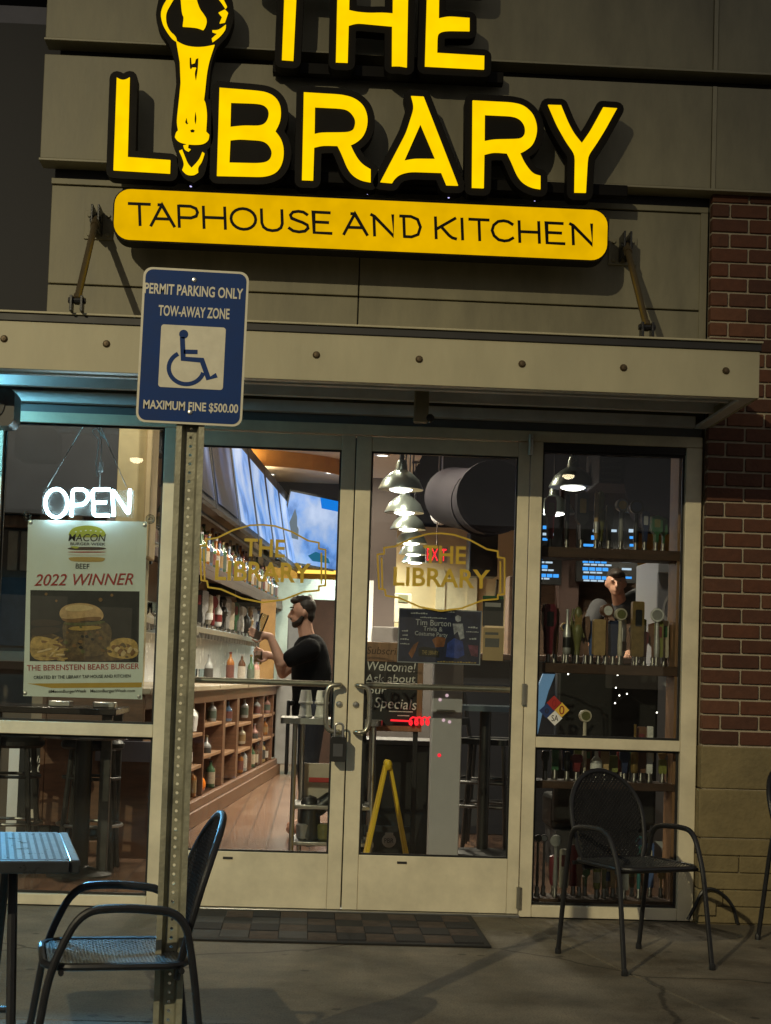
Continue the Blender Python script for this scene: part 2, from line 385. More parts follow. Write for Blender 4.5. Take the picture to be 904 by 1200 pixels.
br = b.build('brickwork', M_brick, pier, bevel=.003, seg=1)
ta = br.data.attributes.new('tone', 'FLOAT', 'FACE'); ta.data.foreach_set('value', tones)
# stone base
b = MB(); rows = [(zb0-.006, zb0-.222), (zb0-.228, zb0-.475)]
zz = zb0-.481
while zz > .0: rows.append((zz, max(zz-.084, -.05))); zz -= .087
for i, (zt, zl) in enumerate(rows):
    x = BX-.005 - (.2 if i % 2 else 0)
    while x < 5.2:
        L = [.62,.41,.52,.33][(i*3+int(x*7)) % 4] if i > 1 else .8
        x0 = max(x, BX-.012); b.box(x0, x+L-.004, -.075+random.uniform(-.004,.004), .1, zl, zt); x += L
b.build('stone_base', M_stone, pier, bevel=.006)
b = MB(); b.box(BX+.005, 5.2, -.06, .09, 0, zb0); b.build('mortar', M_mortar, pier)

# ================================================================ CANOPY
DC = .94
zf0 = P(445, 449, -DC).z; zf1 = P(445, 394, -DC).z; ZF = P(445, 396, -DC).z
can = thing('entrance_canopy', 'flat beige metal canopy projecting over the glass doors', 'canopy', (0,-.47,zf0))
CXR = P(890, 450, -DC).x; CXL = -3.4
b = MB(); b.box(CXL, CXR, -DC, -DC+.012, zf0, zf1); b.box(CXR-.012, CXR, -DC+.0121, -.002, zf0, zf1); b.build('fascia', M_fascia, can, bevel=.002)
b = MB(); b.box(CXL, CXR+.006, -DC-.008, -.001, zf1+.001, zf1+.036); b.build('edge_trim', M_dark, can, bevel=.003)
b = MB(); b.box(CXL, CXR+.012, -DC-.02, -.001, zf1+.037, zf1+.047); b.build('top_flashing', M_fascia, can, bevel=.002)
b = MB(); b.box(CXL, CXR-.015, -DC+.014, -.002, zf0+.09, zf0+.11)
for y in (-.64, -.33): b.box(CXL, CXR-.06, y-.02, y+.02, zf0+.03, zf0+.089)
b.build('soffit', M_soffit, can, bevel=.003)
b = MB(); b.box(CXL, CXR, -DC+.013, -DC+.075, zf0+.002, zf0+.018); b.box(CXR-.075, CXR-.013, -DC+.076, -.003, zf0+.002, zf0+.018); b.box(CXL, CXR-.08, -.055, -.003, zf0+.002, zf0+.06)
b.build('lower_flange', M_soffit, can, bevel=.002)
for px, py in ((5,397),(125,403),(248,410),(371,416),(491.5,421),(612,426.5),(731,431),(851,434.5)):
    p = P(px, py, -DC); b = MB(); b.lathe([(.0,-.014),(.011,-.013),(.016,-.006),(.018,0)], (p.x, -DC, p.z), 10, axis='Y'); b.build('bolt', mat('rusty_bolt', (.10,.07,.04), .5, metal=.6), can)

def tie_rod(label, wall_px, can_px):
    w = P(*wall_px, -.10); zt = zf1+.05; q = PZ(can_px[0], can_px[1], zt)
    t = thing('canopy_tie_rod', label, 'tie rod', (w.x, 0, w.z), 'tie rods holding the canopy')
    b = MB(); b.box(w.x-.075, w.x+.075, -.012, -.0005, w.z-.075, w.z+.075)
    for sx in (-.05, .05):
        for sz in (-.05, .05): b.lathe([(.012,-.022),(.012,-.012)], (w.x+sx, 0, w.z+sz), 6, axis='Y')
    b.build('wall_plate', M_panel, t, bevel=.002)
    b = MB(); b.box(w.x-.022, w.x-.012, -.15, -.0125, w.z-.06, w.z+.07); b.box(w.x+.012, w.x+.022, -.15, -.0125, w.z-.06, w.z+.07); b.lathe([(.018,-.03),(.018,.03)], (w.x,-.11,w.z), 12, axis='X'); b.build('bracket', M_blackm, t, bevel=.002)
    a = Vector((w.x, -.11, w.z)); e = Vector((q.x, q.y, zt+.05)); d = (e-a).normalized()
    b = MB(); b.tube([a, a+d*.09], .022, 10); b.tube([a+d*.09, e-d*.05], .017, 12); b.tube([e-d*.05, e], .022, 10); b.build('rod', mat('rod_paint', (.085,.062,.03), .45, metal=.3), t)
    b = MB(); b.box(e.x-.03, e.x-.018, e.y-.03, e.y+.03, zf1+.047, zt+.07); b.box(e.x+.018, e.x+.03, e.y-.03, e.y+.03, zf1+.047, zt+.07); b.lathe([(.014,-.04),(.014,.04)], tuple(e), 10, axis='X'); b.build('clevis', M_blackm, t, bevel=.002)
tie_rod('steel tie rod from the wall plate left of the yellow sign down to the canopy', (113,258), (90,365))
tie_rod('steel tie rod from the wall plate right of the yellow sign down to the canopy', (734,289), (758,396))

# ================================================================ LIT SIGN
YS = -.29
sg = thing('illuminated_sign', 'big lit yellow channel letter sign of a taphouse with a tap handle as letter I', 'sign', (0,-.1,3.6))
LET = {
 'L': ((120,70), [[(70,85),(86,94),(100,97),(118,93),(132,84),(122,468),(328,483),(326,546),(54,530)]]),
 'B': ((120,70), [[(565,134),(740,148),(790,155),(830,175),(855,210),(862,250),(856,300),(833,343),(862,380),(876,430),(870,490),(848,532),(815,553),(770,562),(552,557)],
   [(620,204),(740,208),(775,214),(797,232),(803,258),(798,285),(783,308),(755,318),(680,316),(617,323)], [(617,385),(660,380),(770,387),(800,405),(818,440),(812,475),(790,493),(750,498),(612,495)]]),
 'R': ((330,90), [[(108,74),(290,85),(350,100),(395,135),(415,185),(415,235),(395,285),(360,315),(333,327),(350,365),(375,405),(400,428),(430,445),(430,506),(385,498),(345,475),(318,440),(290,370),(270,330),(200,328),(158,338),(153,497),(99,495)],
   [(162,144),(290,150),(325,160),(350,190),(357,215),(350,250),(335,262),(310,267),(190,268),(160,275)]]),
 'A': ((330,90), [[(625,92),(685,95),(851,522),(795,520),(770,460),(620,455),(570,468),(545,490),(533,510),(477,505),(600,270),(635,160),(636,130)], [(670,227),(741,395),(640,394),(592,403)]]),
 'R2': ((530,100), [[(99,72),(290,82),(345,95),(390,135),(410,190),(408,240),(390,285),(355,312),(328,325),(345,365),(372,405),(395,427),(426,435),(426,498),(385,492),(340,468),(312,430),(285,365),(265,325),(200,320),(156,332),(153,493),(96,491)],
   [(158,140),(290,146),(325,158),(348,185),(354,215),(348,240),(332,255),(305,258),(200,260),(157,268)]]),
 'Y': ((530,100), [[(463,93),(525,95),(560,180),(590,235),(625,277),(665,220),(728,105),(795,110),(740,210),(700,275),(655,340),(645,515),(590,514),(593,330),(550,270),(505,190)]]),
 'T': ((170,0), [[(560,-150),(850,-138),(848,-78),(733,-84),(715,290),(660,286),(674,-87),(558,-92)]]),
 'H': ((370,0), [[(108,-150),(165,-148),(162,48),(200,57),(260,62),(320,60),(372,64),(374,-145),(448,-142),(440,322),(405,315),(368,316),(369,124),(270,115),(200,108),(160,120),(155,299),(98,297)]]),
 'E': ((370,0), [[(540,-140),(800,-130),(800,-72),(596,-82),(594,88),(640,78),(742,86),(742,147),(640,145),(605,150),(588,165),(586,254),(813,268),(812,332),(527,317)]]),
}
def can_letter(loops, backs, nm='letter', od=.038):
    """black can with a lit yellow face standing 4 mm proud"""
    o = MB()
    for bk in backs: o.prism([offset(bk, od)], XZ(YS), .012, .10)
    r = o.build(nm, M_signblk, sg)
    f = MB()
    for L in loops: f.prism(L, XZ(YS), 0, .0115)
    f.build('lit_face', [M_sign_y], r)
    return r
for k, ((ox, oy), loops) in LET.items():
    L = [px_poly(l, YS, ox, oy, 4.109) for l in loops]
    can_letter([L], [L[0]])
c4 = lambda pts: px_poly(pts, YS, 170, 0, 4.109); c1 = lambda pts: px_poly(pts, YS, 120, 70, 4.109)
body = c4([(150,195),(190,218),(240,227),(290,225),(335,215),(310,290),(298,350),(290,430),(284,480)]) + c1([(487,190),(498,205),(505,260),(500,345),(515,360),(512,385),(485,405),(440,407),(400,403),(365,392),(350,372),(355,350),(365,340),(358,300),(370,190)]) + c4([(172,400),(168,300)])
slots = [c4([(215,275),(222,272),(225,305),(240,300),(245,280),(258,275),(256,330),(246,390),(238,350),(246,325),(228,325),(222,335),(215,325)]), c1([(405,275),(398,300),(408,312),(420,300),(410,300)]), c1([(448,245),(443,290),(450,312),(455,280)]), c1([(422,336),(435,331),(447,338),(442,350),(428,350)])]
orn = c1([(370,438),(385,432),(400,470),(412,500),(430,520),(450,500),(470,475),(482,443),(492,450),(480,490),(460,515),(462,540),(440,555),(405,552),(385,530),(395,505),(385,470)])
orn2 = c1([(390,412),(415,405),(412,425),(425,430),(415,440),(395,430)])
geo = c4([(168,-60),(232,-62),(262,40),(285,70),(300,95),(290,130),(280,142),(250,130),(182,125),(188,80),(178,65)])
ringl = c4([(140,-55),(110,-10),(85,30),(75,70),(85,115),(105,150),(130,185),(155,200),(150,175),(120,150),(102,110),(100,60),(122,20),(160,-45)])
hl1 = c4([(325,145),(355,145),(390,118),(388,140),(360,175),(325,200),(322,185),(350,160),(325,152)]); hl2 = c4([(355,60),(385,45),(400,60),(385,105),(360,110),(372,80)]); hl3 = c4([(330,-60),(370,-20),(395,30),(388,40),(362,0),(320,-45)])
back = c4([(100,-70),(180,-105),(300,-105),(385,-65),(425,0),(428,90),(400,170),(345,225),(320,300),(312,360),(305,470)]) + c1([(520,190),(530,260),(535,370),(525,410),(505,430),(510,470),(490,560),(440,590),(390,570),(360,500),(355,430),(335,395),(330,340),(345,190)]) + c4([(150,400),(145,300),(120,215),(60,130),(50,60),(65,-10)])
o = MB(); o.prism([back], XZ(YS), .012, .10); tapo = o.build('tap_handle_letter', M_signblk, sg)
f = MB(); f.prism([body]+slots, XZ(YS), 0, .0115)
for q in (orn, orn2, geo, ringl, hl1, hl2, hl3): f.prism([q], XZ(YS), 0, .0115)
f.build('lit_face', [M_sign_y], tapo)
# name plate
corner = [P(134,222,YS), P(712,250,YS), P(712,303,YS), P(134,281,YS)]
x0, x1 = P(134,250,YS).x, P(712,276,YS).x; z0 = (P(140,281.5,YS).z+P(706,303,YS).z)/2; z1 = (P(140,221,YS).z+P(706,246.5,YS).z)/2
o = MB(); o.prism([rrect(x0-.008, x1+.008, z0-.008, z1+.008, .085, 6)], XZ(YS), .012, .13); npl = o.build('name_plate', M_signblk, sg)
o = MB(); o.prism([rrect(x0, x1, z0, z1, .08, 6)], XZ(YS), 0, .0115); o.build('lit_face', M_plate_y, npl)
o = MB()
# thin geometric capitals drawn as strokes
STK = {'T':[[(0,1),(.9,1)],[(.45,1),(.45,0)]], 'A':[[(.0,0),(.5,1),(1,0)],[(.2,.33),(.8,.33)],[(.5,1),(.36,1)]], 'P':[[(0,0),(0,1)],[(.05,1),(.5,1),(.72,.9),(.78,.72),(.72,.54),(.5,.44),(0,.44)]], 'H':[[(0,0),(0,1)],[(.85,0),(.85,1)],[(0,.5),(.85,.5)]],
 'O':[[(.5+.5*math.cos(a*math.pi/10), .5+.5*math.sin(a*math.pi/10)) for a in range(21)]], 'U':[[(0,1),(0,.36),(.06,.16),(.2,.04),(.4,0),(.6,.04),(.74,.16),(.8,.36),(.8,1)]], 'S':[[(.68,.86),(.55,.97),(.36,1),(.16,.95),(.06,.8),(.1,.65),(.3,.55),(.5,.47),(.68,.35),(.7,.2),(.58,.05),(.36,0),(.14,.04),(.0,.16)]],
 'E':[[(.66,1),(0,1),(0,0),(.7,0)],[(0,.52),(.58,.52)]], 'N':[[(-.04,1),(.08,.93),(.85,0),(.85,1)],[(.06,.93),(.06,0)]], 'D':[[(-.08,1),(.4,1),(.7,.87),(.82,.5),(.7,.13),(.4,0),(.1,0)],[(.07,0),(.07,.96)]], 'K':[[(0,1),(0,0)],[(.75,1),(0,.42)],[(.2,.58),(.5,.15),(.62,.04),(.75,0)]], 'I':[[(0,1),(0,0)]], 'C':[[(.82,.84),(.66,.96),(.48,1),(.25,.95),(.07,.76),(0,.5),(.07,.24),(.25,.05),(.48,0),(.66,.04),(.82,.16)]]}
chars = [('T',152,176),('A',177,204),('P',210,232),('H',239,264),('O',271,300),('U',307,331),('S',339,361),('E',368,388),('A',403,430),('N',436,461),('D',470,493),('K',511,534),('I',542,542),('T',551,573),('C',577,601),('H',609,632),('E',641,661),('N',669,694)]
for ch, xa, xb in chars:
    f0 = (xa-152)/(694-152); yt = 238.5+f0*(263.5-238.5); yb = 263+f0*(287-263)
    k = [q for s_ in STK[ch] for q in s_]; ux0 = min(q[0] for q in k); ux1 = max(q[0] for q in k); dux = max(1e-6, ux1-ux0)
    for s_ in STK[ch]:
        pts = []
        for (u, v) in s_:
            px = xa+(u-ux0)/dux*(xb-xa) - v*.9 + .4; py = yb+(yt-yb)*v + (u-ux0)/dux*1.0
            q = P(px, py, YS-.002); pts.append((q.x, YS-.003, q.z))
        q = [Vector((p_[0], p_[2])) for p_ in pts]; cl = (q[0]-q[-1]).length < .002
        if cl: q = q[:-1]
        l, r_ = [], []; N = len(q); hw = .0075
        for i in range(N):
            a, c = (q[i-1] if (i > 0 or cl) else q[i]), (q[(i+1) % N] if (i < N-1 or cl) else q[i])
            d = (c-a).normalized(); nn = Vector((-d.y, d.x))*hw
            if (0 < i < N-1) or cl:
                d1 = (q[i]-q[i-1]).normalized(); n1 = Vector((-d1.y, d1.x)); nn = nn/max(.45, nn.normalized().dot(n1))
            e = Vector((0, 0)) if cl else (-d*.006 if i == 0 else d*.006 if i == N-1 else Vector((0, 0)))
            l.append(q[i]+nn+e); r_.append(q[i]-nn+e)
        w_ = .0003*(STK[ch].index(s_)+1)
        if cl: o.prism([[tuple(v) for v in l], [tuple(v) for v in r_]], XZ(YS-.003), -w_, .0025)
        else: o.prism([[tuple(v) for v in l+list(reversed(r_))]], XZ(YS-.003), -w_, .0025)
o.build('lettering', M_signblk, npl)
b = MB()
for px in (150,240,330,420,510,600,690):
    p = P(px, 150, YS); z_ = P(px, 222+(px-134)*.048, YS).z
    b = MB(); b.tube([(p.x, -.165, z_-.06), (p.x, -.0, z_-.06)], .012, 8); b.build('standoff', M_dark, sg)
    b = MB(); b.tube([(p.x, -.19, z_+.2), (p.x, -.10, z_+.2)], .010, 8); b.build('standoff', M_dark, sg)
M_dot = glow('led_dot', (.55,.5,1.0), 1.6)
for px, py in ((161,214),(224,218),(287,220),(359,223.5),(431,226.5),(451,227),(526,231),(556,233),(627,234.5),(676,238),(337,83.5),(398.5,86.5),(465,90),(529,92.5),(431.5,43)):
    p = P(px, py, YS+.09); b = MB(); b.sphere((p.x, YS+.09, p.z), .0065, 8); b.build('led', M_dot, sg)
b = MB()
for (xa, ya, xb, yb_) in ((128,196,735,226),(320,80,590,92)):
    a, c = P(xa, ya, -.17), P(xb, yb_, -.17); zm = (a.z+c.z)/2; b.box(a.x, c.x, -.188, -.125, zm-.03, zm+.03)
b.build('raceway', M_signblk, sg, bevel=.004)

# ================================================================ STOREFRONT (frames, glass, doors)
XL0, XL1 = -1.735, -1.66                      # left jamb
XM0, XM1 = P(193.8,502).x, P(193.8,502).x+.095  # mullion window|door
XG = .172                                      # gap between the leaves
XD0 = XM1+.004; XD1 = P(622,518).x
XR0, XR1 = XD1+.004, P(637,530).x            # mullion door|window
XW1 = P(805,530).x; XW2 = BX-.014
ZH0 = P(500,512.5).z; ZH1 = P(500,500).z
ZS = ZH1+.10
ft = thing('storefront_frame', 'tan aluminium frame round the glass entrance', 'frame', (0,.05,0))
def fb(*a): return MB().box(*a)
b = fb(XL0-2.2, XW2, 0, .10, ZH0, ZH1); b.build('head_rail', M_frame, ft, bevel=.003)
for (a, c) in ((XL0, XL1), (XM0, XM1), (XR0, XR1), (XW1, XW2)):
    fb(a, c, .0005, .105, 0, ZH0-.001).build('mullion', M_frame, ft, bevel=.003)
b = fb(XL0-2.2, XW2, .02, .2, ZH1+.002, 2.95); b.build('fascia_board', mat('board_grey', (.15,.145,.14), .6), ft)
fb(XM1+.001, XR0-.001, -.03, .15, -.005, .012).build('threshold', M_steel, ft, bevel=.003)

def window(name, label, x0, x1, zmid, zbot, ztop, cat='window'):
    t = thing(name, label, cat, ((x0+x1)/2, .05, 0))
    fb(x0, x1, .004, .10, .0, zbot).build('bottom_rail', M_frame, t, bevel=.003)
    fb(x0, x1, .003, .10, zmid[0], zmid[1]).build('mid_rail', M_frame, t, bevel=.003)
    b = MB(); b.box(x0, x1, .012, .10, ztop, ZH0-.001); b.build('top_stop', M_dark, t, bevel=.002)
    MB().box(x0, x1, .05, .056, zbot, zmid[0]).build('lower_pane', M_glass, t)
    MB().box(x0, x1, .05, .056, zmid[1], ztop).build('upper_pane', M_glass, t)
    b = MB(); g = .012
    for (za, zc) in ((zbot, zmid[0]), (zmid[1], ztop)):
        b.box(x0, x0+g, .035, .049, za, zc); b.box(x1-g, x1, .035, .049, za, zc); b.box(x0+g, x1-g, .035, .049, za, za+g); b.box(x0+g, x1-g, .035, .049, zc-g, zc)
    b.build('gasket', M_black, t)
    return t
wl = window('storefront_window', 'tall storefront window behind the burger poster and open sign', XL1+.001, XM0-.001, (P(100,862).z, P(100,847).z), P(100,1049).z, P(100,496).z)
wr = window('storefront_window', 'narrow storefront window showing shelves of tap handles beside the brick', XR1+.001, XW1-.001, (P(716,878.5).z, P(716,866).z), P(716,1063.5).z, P(716,530).z)
wo = window('storefront_window', 'storefront window at the far left edge beyond the cyan lit jamb', XL0-1.4, XL0-.001, (P(100,862).z, P(100,847).z), P(100,1049).z, P(100,496).z)
fb(XL0-1.5, XL0-1.401, .0005, .105, 0, ZH0-.001).build('mullion', M_frame, ft, bevel=.003)

M_alum = mat('satin_aluminium', (.46,.44,.36), .3, metal=.85, var=.08, scale=20)
def door(label, x0, x1, gl, gr, hinge_right):
    t = thing('glass_door', label, 'door', ((x0+x1)/2, .05, 0), 'double entrance doors')
    zt = ZH0-.006; g1 = P(500,531).z; g0 = P(500,1004).z
    b = MB(); b.box(x0, gl, .002, .05, .014, zt); b.box(gr, x1, .002, .05, .014, zt); b.box(gl+.0005, gr-.0005, .004, .048, g1, zt-.001); b.build('frame', M_frame, t, bevel=.003)
    fb(gl+.0005, gr-.0005, .004, .048, .014, g0).build('kick_panel', M_frame, t, bevel=.003)
    MB().box(gl, gr, .024, .030, g0, g1).build('pane', M_glass, t)
    b = MB(); g = .010
    b.box(gl, gl+g, .010, .023, g0, g1); b.box(gr-g, gr, .010, .023, g0, g1); b.box(gl+g, gr-g, .010, .023, g0, g0+g); b.box(gl+g, gr-g, .010, .023, g1-g, g1); b.build('gasket', M_black, t)
    zb = P(500,805.5).z
    b = MB(); b.tube([(gl-.03,.115,zb),(gr+.03,.115,zb)], .016, 12); b.tube([(gl-.025,.05,zb),(gl-.025,.115,zb)], .014, 8); b.tube([(gr+.025,.05,zb),(gr+.025,.115,zb)], .014, 8); b.build('push_bar', M_alum, t)
    sx = 1 if hinge_right else -1; xs = x0+.04 if hinge_right else x1-.04
    za, zc = P(420,803).z, P(420,858).z
    pts = smooth_path([(xs,0,za),(xs,-.07,za),(xs+sx*.055,-.07,za-.005),(xs+sx*.07,-.07,za-.05),(xs+sx*.07,-.07,zc+.05),(xs+sx*.055,-.07,zc+.005),(xs,-.07,zc),(xs,0,zc)], .035, 4)
    b = MB(); b.tube(pts, .0125, 12); b.build('pull_handle', M_alum, t)
    b = MB(); b.lathe([(.0,-.012),(.012,-.011),(.017,-.004),(.017,.003)], (xs-sx*.0, 0, P(420,826).z), 16, axis='Y'); b.build('lock_cylinder', M_steel, t)
    hx = x1 if hinge_right else x0
    for zz in (ZH0-.02, zb-.02, .10):
        b = MB(); b.lathe([(.013,-.055),(.013,.055)], (hx, -.012, zz), 10); b.build('hinge', M_alum, t)
    fb(gl+.2, gl+.25, .0005, .0038, g0-.04, g0-.028).build('maker_tag', M_dark, t)
    return t
GLl = P(232,560).x-.06; 
dl = door('left glass entrance door with padlocked handle and gold lettering', XD0, XG-.003, XD0+.085, P(393,760).x, False)
dr = door('right glass entrance door with dark trivia poster and gold lettering', XG+.003, XD1, P(428.5,760).x, P(602,760).x, True)

MB().box(XG-.012, XG+.012, .0505, .058, .02, ZH0-.01).build('astragal', M_black, dr)
# gold window lettering on each leaf
def decal(t, pts_the, pts_lib, arch, yoff=0):
    Y = .0225
    for (s_, xa, xb, ya, yb_, h) in (pts_the, pts_lib):
        b = MB()
        n = len(s_); a = P(xa, ya, Y); c = P(xb, yb_, Y); z_ = (a.z+c.z)/2
        b.text(s_, (a.x, Y, z_), (c.x, Y, z_), h/225, depth=.0012, bold=.018); b.build('window_lettering', M_gold, t)
    b = MB()
    for line in arch:
        pts = [P(x, y, Y) for x, y in line]
        for i in range(len(pts)-1):
            a, c = Vector((pts[i].x, 0, pts[i].z)), Vector((pts[i+1].x, 0, pts[i+1].z)); e = (c-a).normalized(); nn = Vector((e.z,0,-e.x))*.0045
            y0, y1 = Y-.0006, Y+.0006
            vs = [Vector((q.x, y, q.z)) for y in (y0, y1) for q in (a-nn-e*.002, c-nn+e*.002, c+nn+e*.002, a+nn-e*.002)]
            b.hexa(vs)
    for i, v in enumerate(b.v): v.y -= (i//8)*.000004
    b.build('lettering_border', M_gold, t)
def frame_lines(cx, cy, sx=1.):
    q = lambda l: [(cx+x*sx, cy+y+x*sx*.03) for x, y in l]
    half = [(-74,28),(-76,-12),(-68,-13),(-68,-20),(-55,-22),(-35,-32),(-15,-38),(0,-39),(15,-38),(35,-32),(55,-22),(68,-20),(68,-13),(76,-12),(76,30),(68,31),(68,36),(50,38),(25,48),(0,52),(-25,48),(-50,38),(-66,36),(-67,29),(-74,28)]
    half2 = [(-70,28),(-71,-8)]; half3 = [(71,-8),(71,28)]
    return [q(half), q(half2), q(half3)]
decal(dl, ('THE', 286, 334, 651, 653, 20), ('LIBRARY', 252, 364, 680, 682, 22), frame_lines(308, 654, .97))
decal(dr, ('THE', 496, 546, 659, 661, 20), ('LIBRARY', 461, 574, 686, 689, 21), frame_lines(517, 664, .98))

# hazard diamond decals on right window
b = MB(); Y = .0488
def diamond(cx, cy, r, mi):
    q = P(cx, cy, Y); w = r/225; b.prism([[(q.x+w, q.z), (q.x, q.z+w), (q.x-w, q.z), (q.x, q.z-w)]], XZ(Y), 0, .001, mi)
diamond(649.5, 824, 9, 0); diamond(641, 833, 9, 1); diamond(658.5, 832, 9, 2); diamond(650.5, 841.5, 9, 3)
def dtxt(s_, cx, cy, w, h, mi):
    a = P(cx-w/2, cy+h/2, Y-.001); c = P(cx+w/2, cy+h/2, Y-.001); b.text(s_, (a.x, Y-.001, a.z), (c.x, Y-.001, a.z), h/225, depth=.001, mi=mi)
dtxt('0', 649.5, 824, 5, 9, 4); dtxt('0', 658.5, 832, 6, 10, 4); dtxt('SA', 650.5, 841.5, 8, 7, 5); dtxt('0', 641, 833, 4, 6, 5)
b.build('hazard_decal', [mat('decal_red', (.35,.02,.015), .5), mat('decal_blue', (.015,.04,.16), .5), mat('decal_yellow', (.75,.48,.06), .5), M_white, mat('decal_dkred', (.25,.01,.01), .5), M_ink], wr)

# ================================================================ THINGS AT THE ENTRANCE
# padlock on the left handle
p = P(397, 876, -.075)
t = thing('padlock', 'black key lock box hanging from the left door handle', 'padlock', (p.x, -.075, p.z-.07))
b = MB(); b.prism([rrect(p.x-.042, p.x+.040, p.z-.072, p.z+.055, .012, 4)], XZ(-.105), 0, .05); b.build('body', M_black, t, bevel=.004)
b = MB(); zc = P(420,858).z; b.tube(smooth_path([(p.x-.022,-.08,p.z+.05),(p.x-.022,-.08,zc+.045),(p.x+.02,-.08,zc+.045),(p.x+.02,-.08,p.z+.05)], .02, 5), .006, 8); b.build('shackle', M_steel, t)
b = MB(); b.box(p.x-.028, p.x+.022, -.1085, -.1055, p.z-.045, p.z+.02); b.build('dial_cover', mat('grey_plastic', (.08,.08,.085), .35), t, bevel=.001)

# door mat
c = [G(226,1074), G(553,1076), G(576,1111), G(214,1101)]
yb_ = -.06; yf = G(400,1107).y
t = thing('doormat', 'dark checkered rubber doormat in front of the glass doors', 'mat', ((c[0].x+c[1].x)/2, (yb_+yf)/2, 0))
x0, x1 = c[3].x, c[2].x; off = -.0
b = MB(); b.hexa([(x0,yf,.001),(x1,yf,.001),(c[1].x,yb_,.001),(c[0].x,yb_,.001),(x0,yf,.010),(x1,yf,.010),(c[1].x,yb_,.010),(c[0].x,yb_,.010)]); b.build('rubber_base', mat('mat_rubber', (.014,.013,.012), .85, var=.3, scale=40, bump=.5, bscale=200), t, bevel=.003)
b = MB(); NX, NY = 10, 4
for i in range(NX):
    for j in range(NY):
        u0, u1 = .02+.96*i/NX, .02+.96*(i+1)/NX; v0, v1 = .05+.9*j/NY, .05+.9*(j+1)/NY; e = .004
        def q(u, v, z): 
            xa = x0+(c[0].x-x0)*v; xb = x1+(c[1].x-x1)*v; return (xa+(xb-xa)*u, yf+(yb_-yf)*v, z)
        k = .0105 + .003*((i+j) % 2)
        if random.random() < .12: continue
        b.hexa([q(u0,v0,.0102),q(u1,v0,.0102),q(u1,v1,.0102),q(u0,v1,.0102),q(u0+.002,v0+.01,k+.003),q(u1-.002,v0+.01,k+.003),q(u1-.002,v1-.01,k+.003),q(u0+.002,v1-.01,k+.003)], (i+j) % 2 if random.random() < .85 else 2)
b.build('carpet_squares', [mat('mat_brown', (.075,.05,.035), .95, var=.5, scale=12, bump=.6, bscale=250), mat('mat_black', (.02,.018,.018), .95, var=.3, bump=.6, bscale=250), mat('mat_grey', (.07,.065,.06), .95, var=.3, bump=.6, bscale=250)], t)

# ---- patio chairs
M_gloss = mat('glossy_powder_coat', (.03,.033,.036), .30, var=.2, scale=20, bump=.1, bscale=250, coat=.5)
def lattice(fn, nu, nv, inside, r, mb, th=.004):
    """flat-bar lattice over a surface fn(u,v): bars along two diagonals leave round-ish holes"""
    for i in range(-nv, nu+nv+1):
        for s_ in (1, -1):
            run = []
            for k in range(0, 2*nv+1):
                v = k/(2*nv); u = (i + s_*(k*.5) if s_ > 0 else i - k*.5)/nu if s_ > 0 else (i - k*.5)/nu
                ok = 0 <= u <= 1 and inside(u, v)
                if ok: run.append(Vector(fn(u, v)))
                if (not ok or k == 2*nv) and run:
                    if len(run) > 1: mb.tube(run, r, 4, ph=math.pi/4, smooth=False)
                    run = []
def make_chair(label, loc, rz, sy=.90):
    t = thing('patio_chair', label, 'chair', (0,0,0), 'black metal mesh patio chairs')
    for s_ in (-1, 1):
        b = MB(); x = s_*.245
        b.tube(smooth_path([(x*1.0,.30,.0),(x,.235,.44),(x,.20,.595),(x*1.02,.0,.61),(x*1.02,-.13,.60),(x,-.215,.44),(x*1.04,-.29,0)], .075, 6), .0125, 10)
        b.build('arm_and_leg_frame', M_blackm, t)
        for y in (.30, -.29):
            b = MB(); b.lathe([(.016,0),(.016,.02),(.012,.03)], (x*(1 if y > 0 else 1.04), y, 0), 8); b.build('foot_cap', M_black, t)
    # seat
    b = MB(); lo = rrect(-.225, .225, -.235, .225, .09, 5); b.tube([(u, v, .445) for u, v in lo], .011, 8, closed=True)
    b.tube([(-.235,.2,.432),(.235,.2,.432)], .009, 8); b.tube([(-.24,-.18,.432),(.24,-.18,.432)], .009, 8); b.build('seat_rim', M_blackm, t)
    b = MB()
    def ins(u, v):
        x, y = abs(-.22+.44*u), abs(-.005-.22+.445*v+.0); 
        dx, dy = max(0, x-.13), max(0, abs(-.225+.445*v)-.13); return dx*dx+dy*dy < .088**2
    lattice(lambda u, v: (-.22+.44*u, -.23+.45*v, .447-.012*math.sin(math.pi*u)*math.sin(math.pi*v)), 20, 20, ins, .0050, b); b.build('seat', M_gloss, t)
    # backrest: horseshoe hoop with mesh
    def bk(x, h): return Vector((x, .205+.11*h+.03*h*h - .5*x*x, .40+.445*h))
    hoop = []
    for k in range(25):
        a = -.35+ (math.pi+.7)*k/24
        x = .215*math.cos(a)*(1 if math.sin(a) > 0 else 1.0); h = .53+.47*math.sin(a) if math.sin(a) > 0 else .53+.9*math.sin(a)
        hoop.append(bk(x, h))
    hoop = [bk(.165, .0)] + hoop + [bk(-.165, .0)]
    b = MB(); b.tube(hoop, .012, 10); b.tube([bk(-.165,.02), bk(0,.02)+Vector((0,.0,0)), bk(.165,.02)], .009, 8); b.build('back_frame', M_blackm, t)
    b = MB()
    def insb(u, v):
        x = -.215+.43*u; h = v
        if h > .53: return (x/.207)**2+((h-.53)/.46)**2 < 1
        return abs(x) < .16+.047*(h/.53)
    lattice(lambda u, v: bk(-.215+.43*u, v), 20, 22, insb, .0050, b); b.build('backrest', M_blackm, t)
    t.location = loc; t.rotation_euler = (0,0,rz); t.scale = (.90,sy,.97); return t
fa, fb_, fc, fd = G(656,1118), G(730.5,1141), G(756,1114), G(829,1137)
ctr = (fa+fb_+fc+fd)/4
fwd = ((fb_+fd)-(fa+fc)); ang = math.atan2(fwd.y, fwd.x)
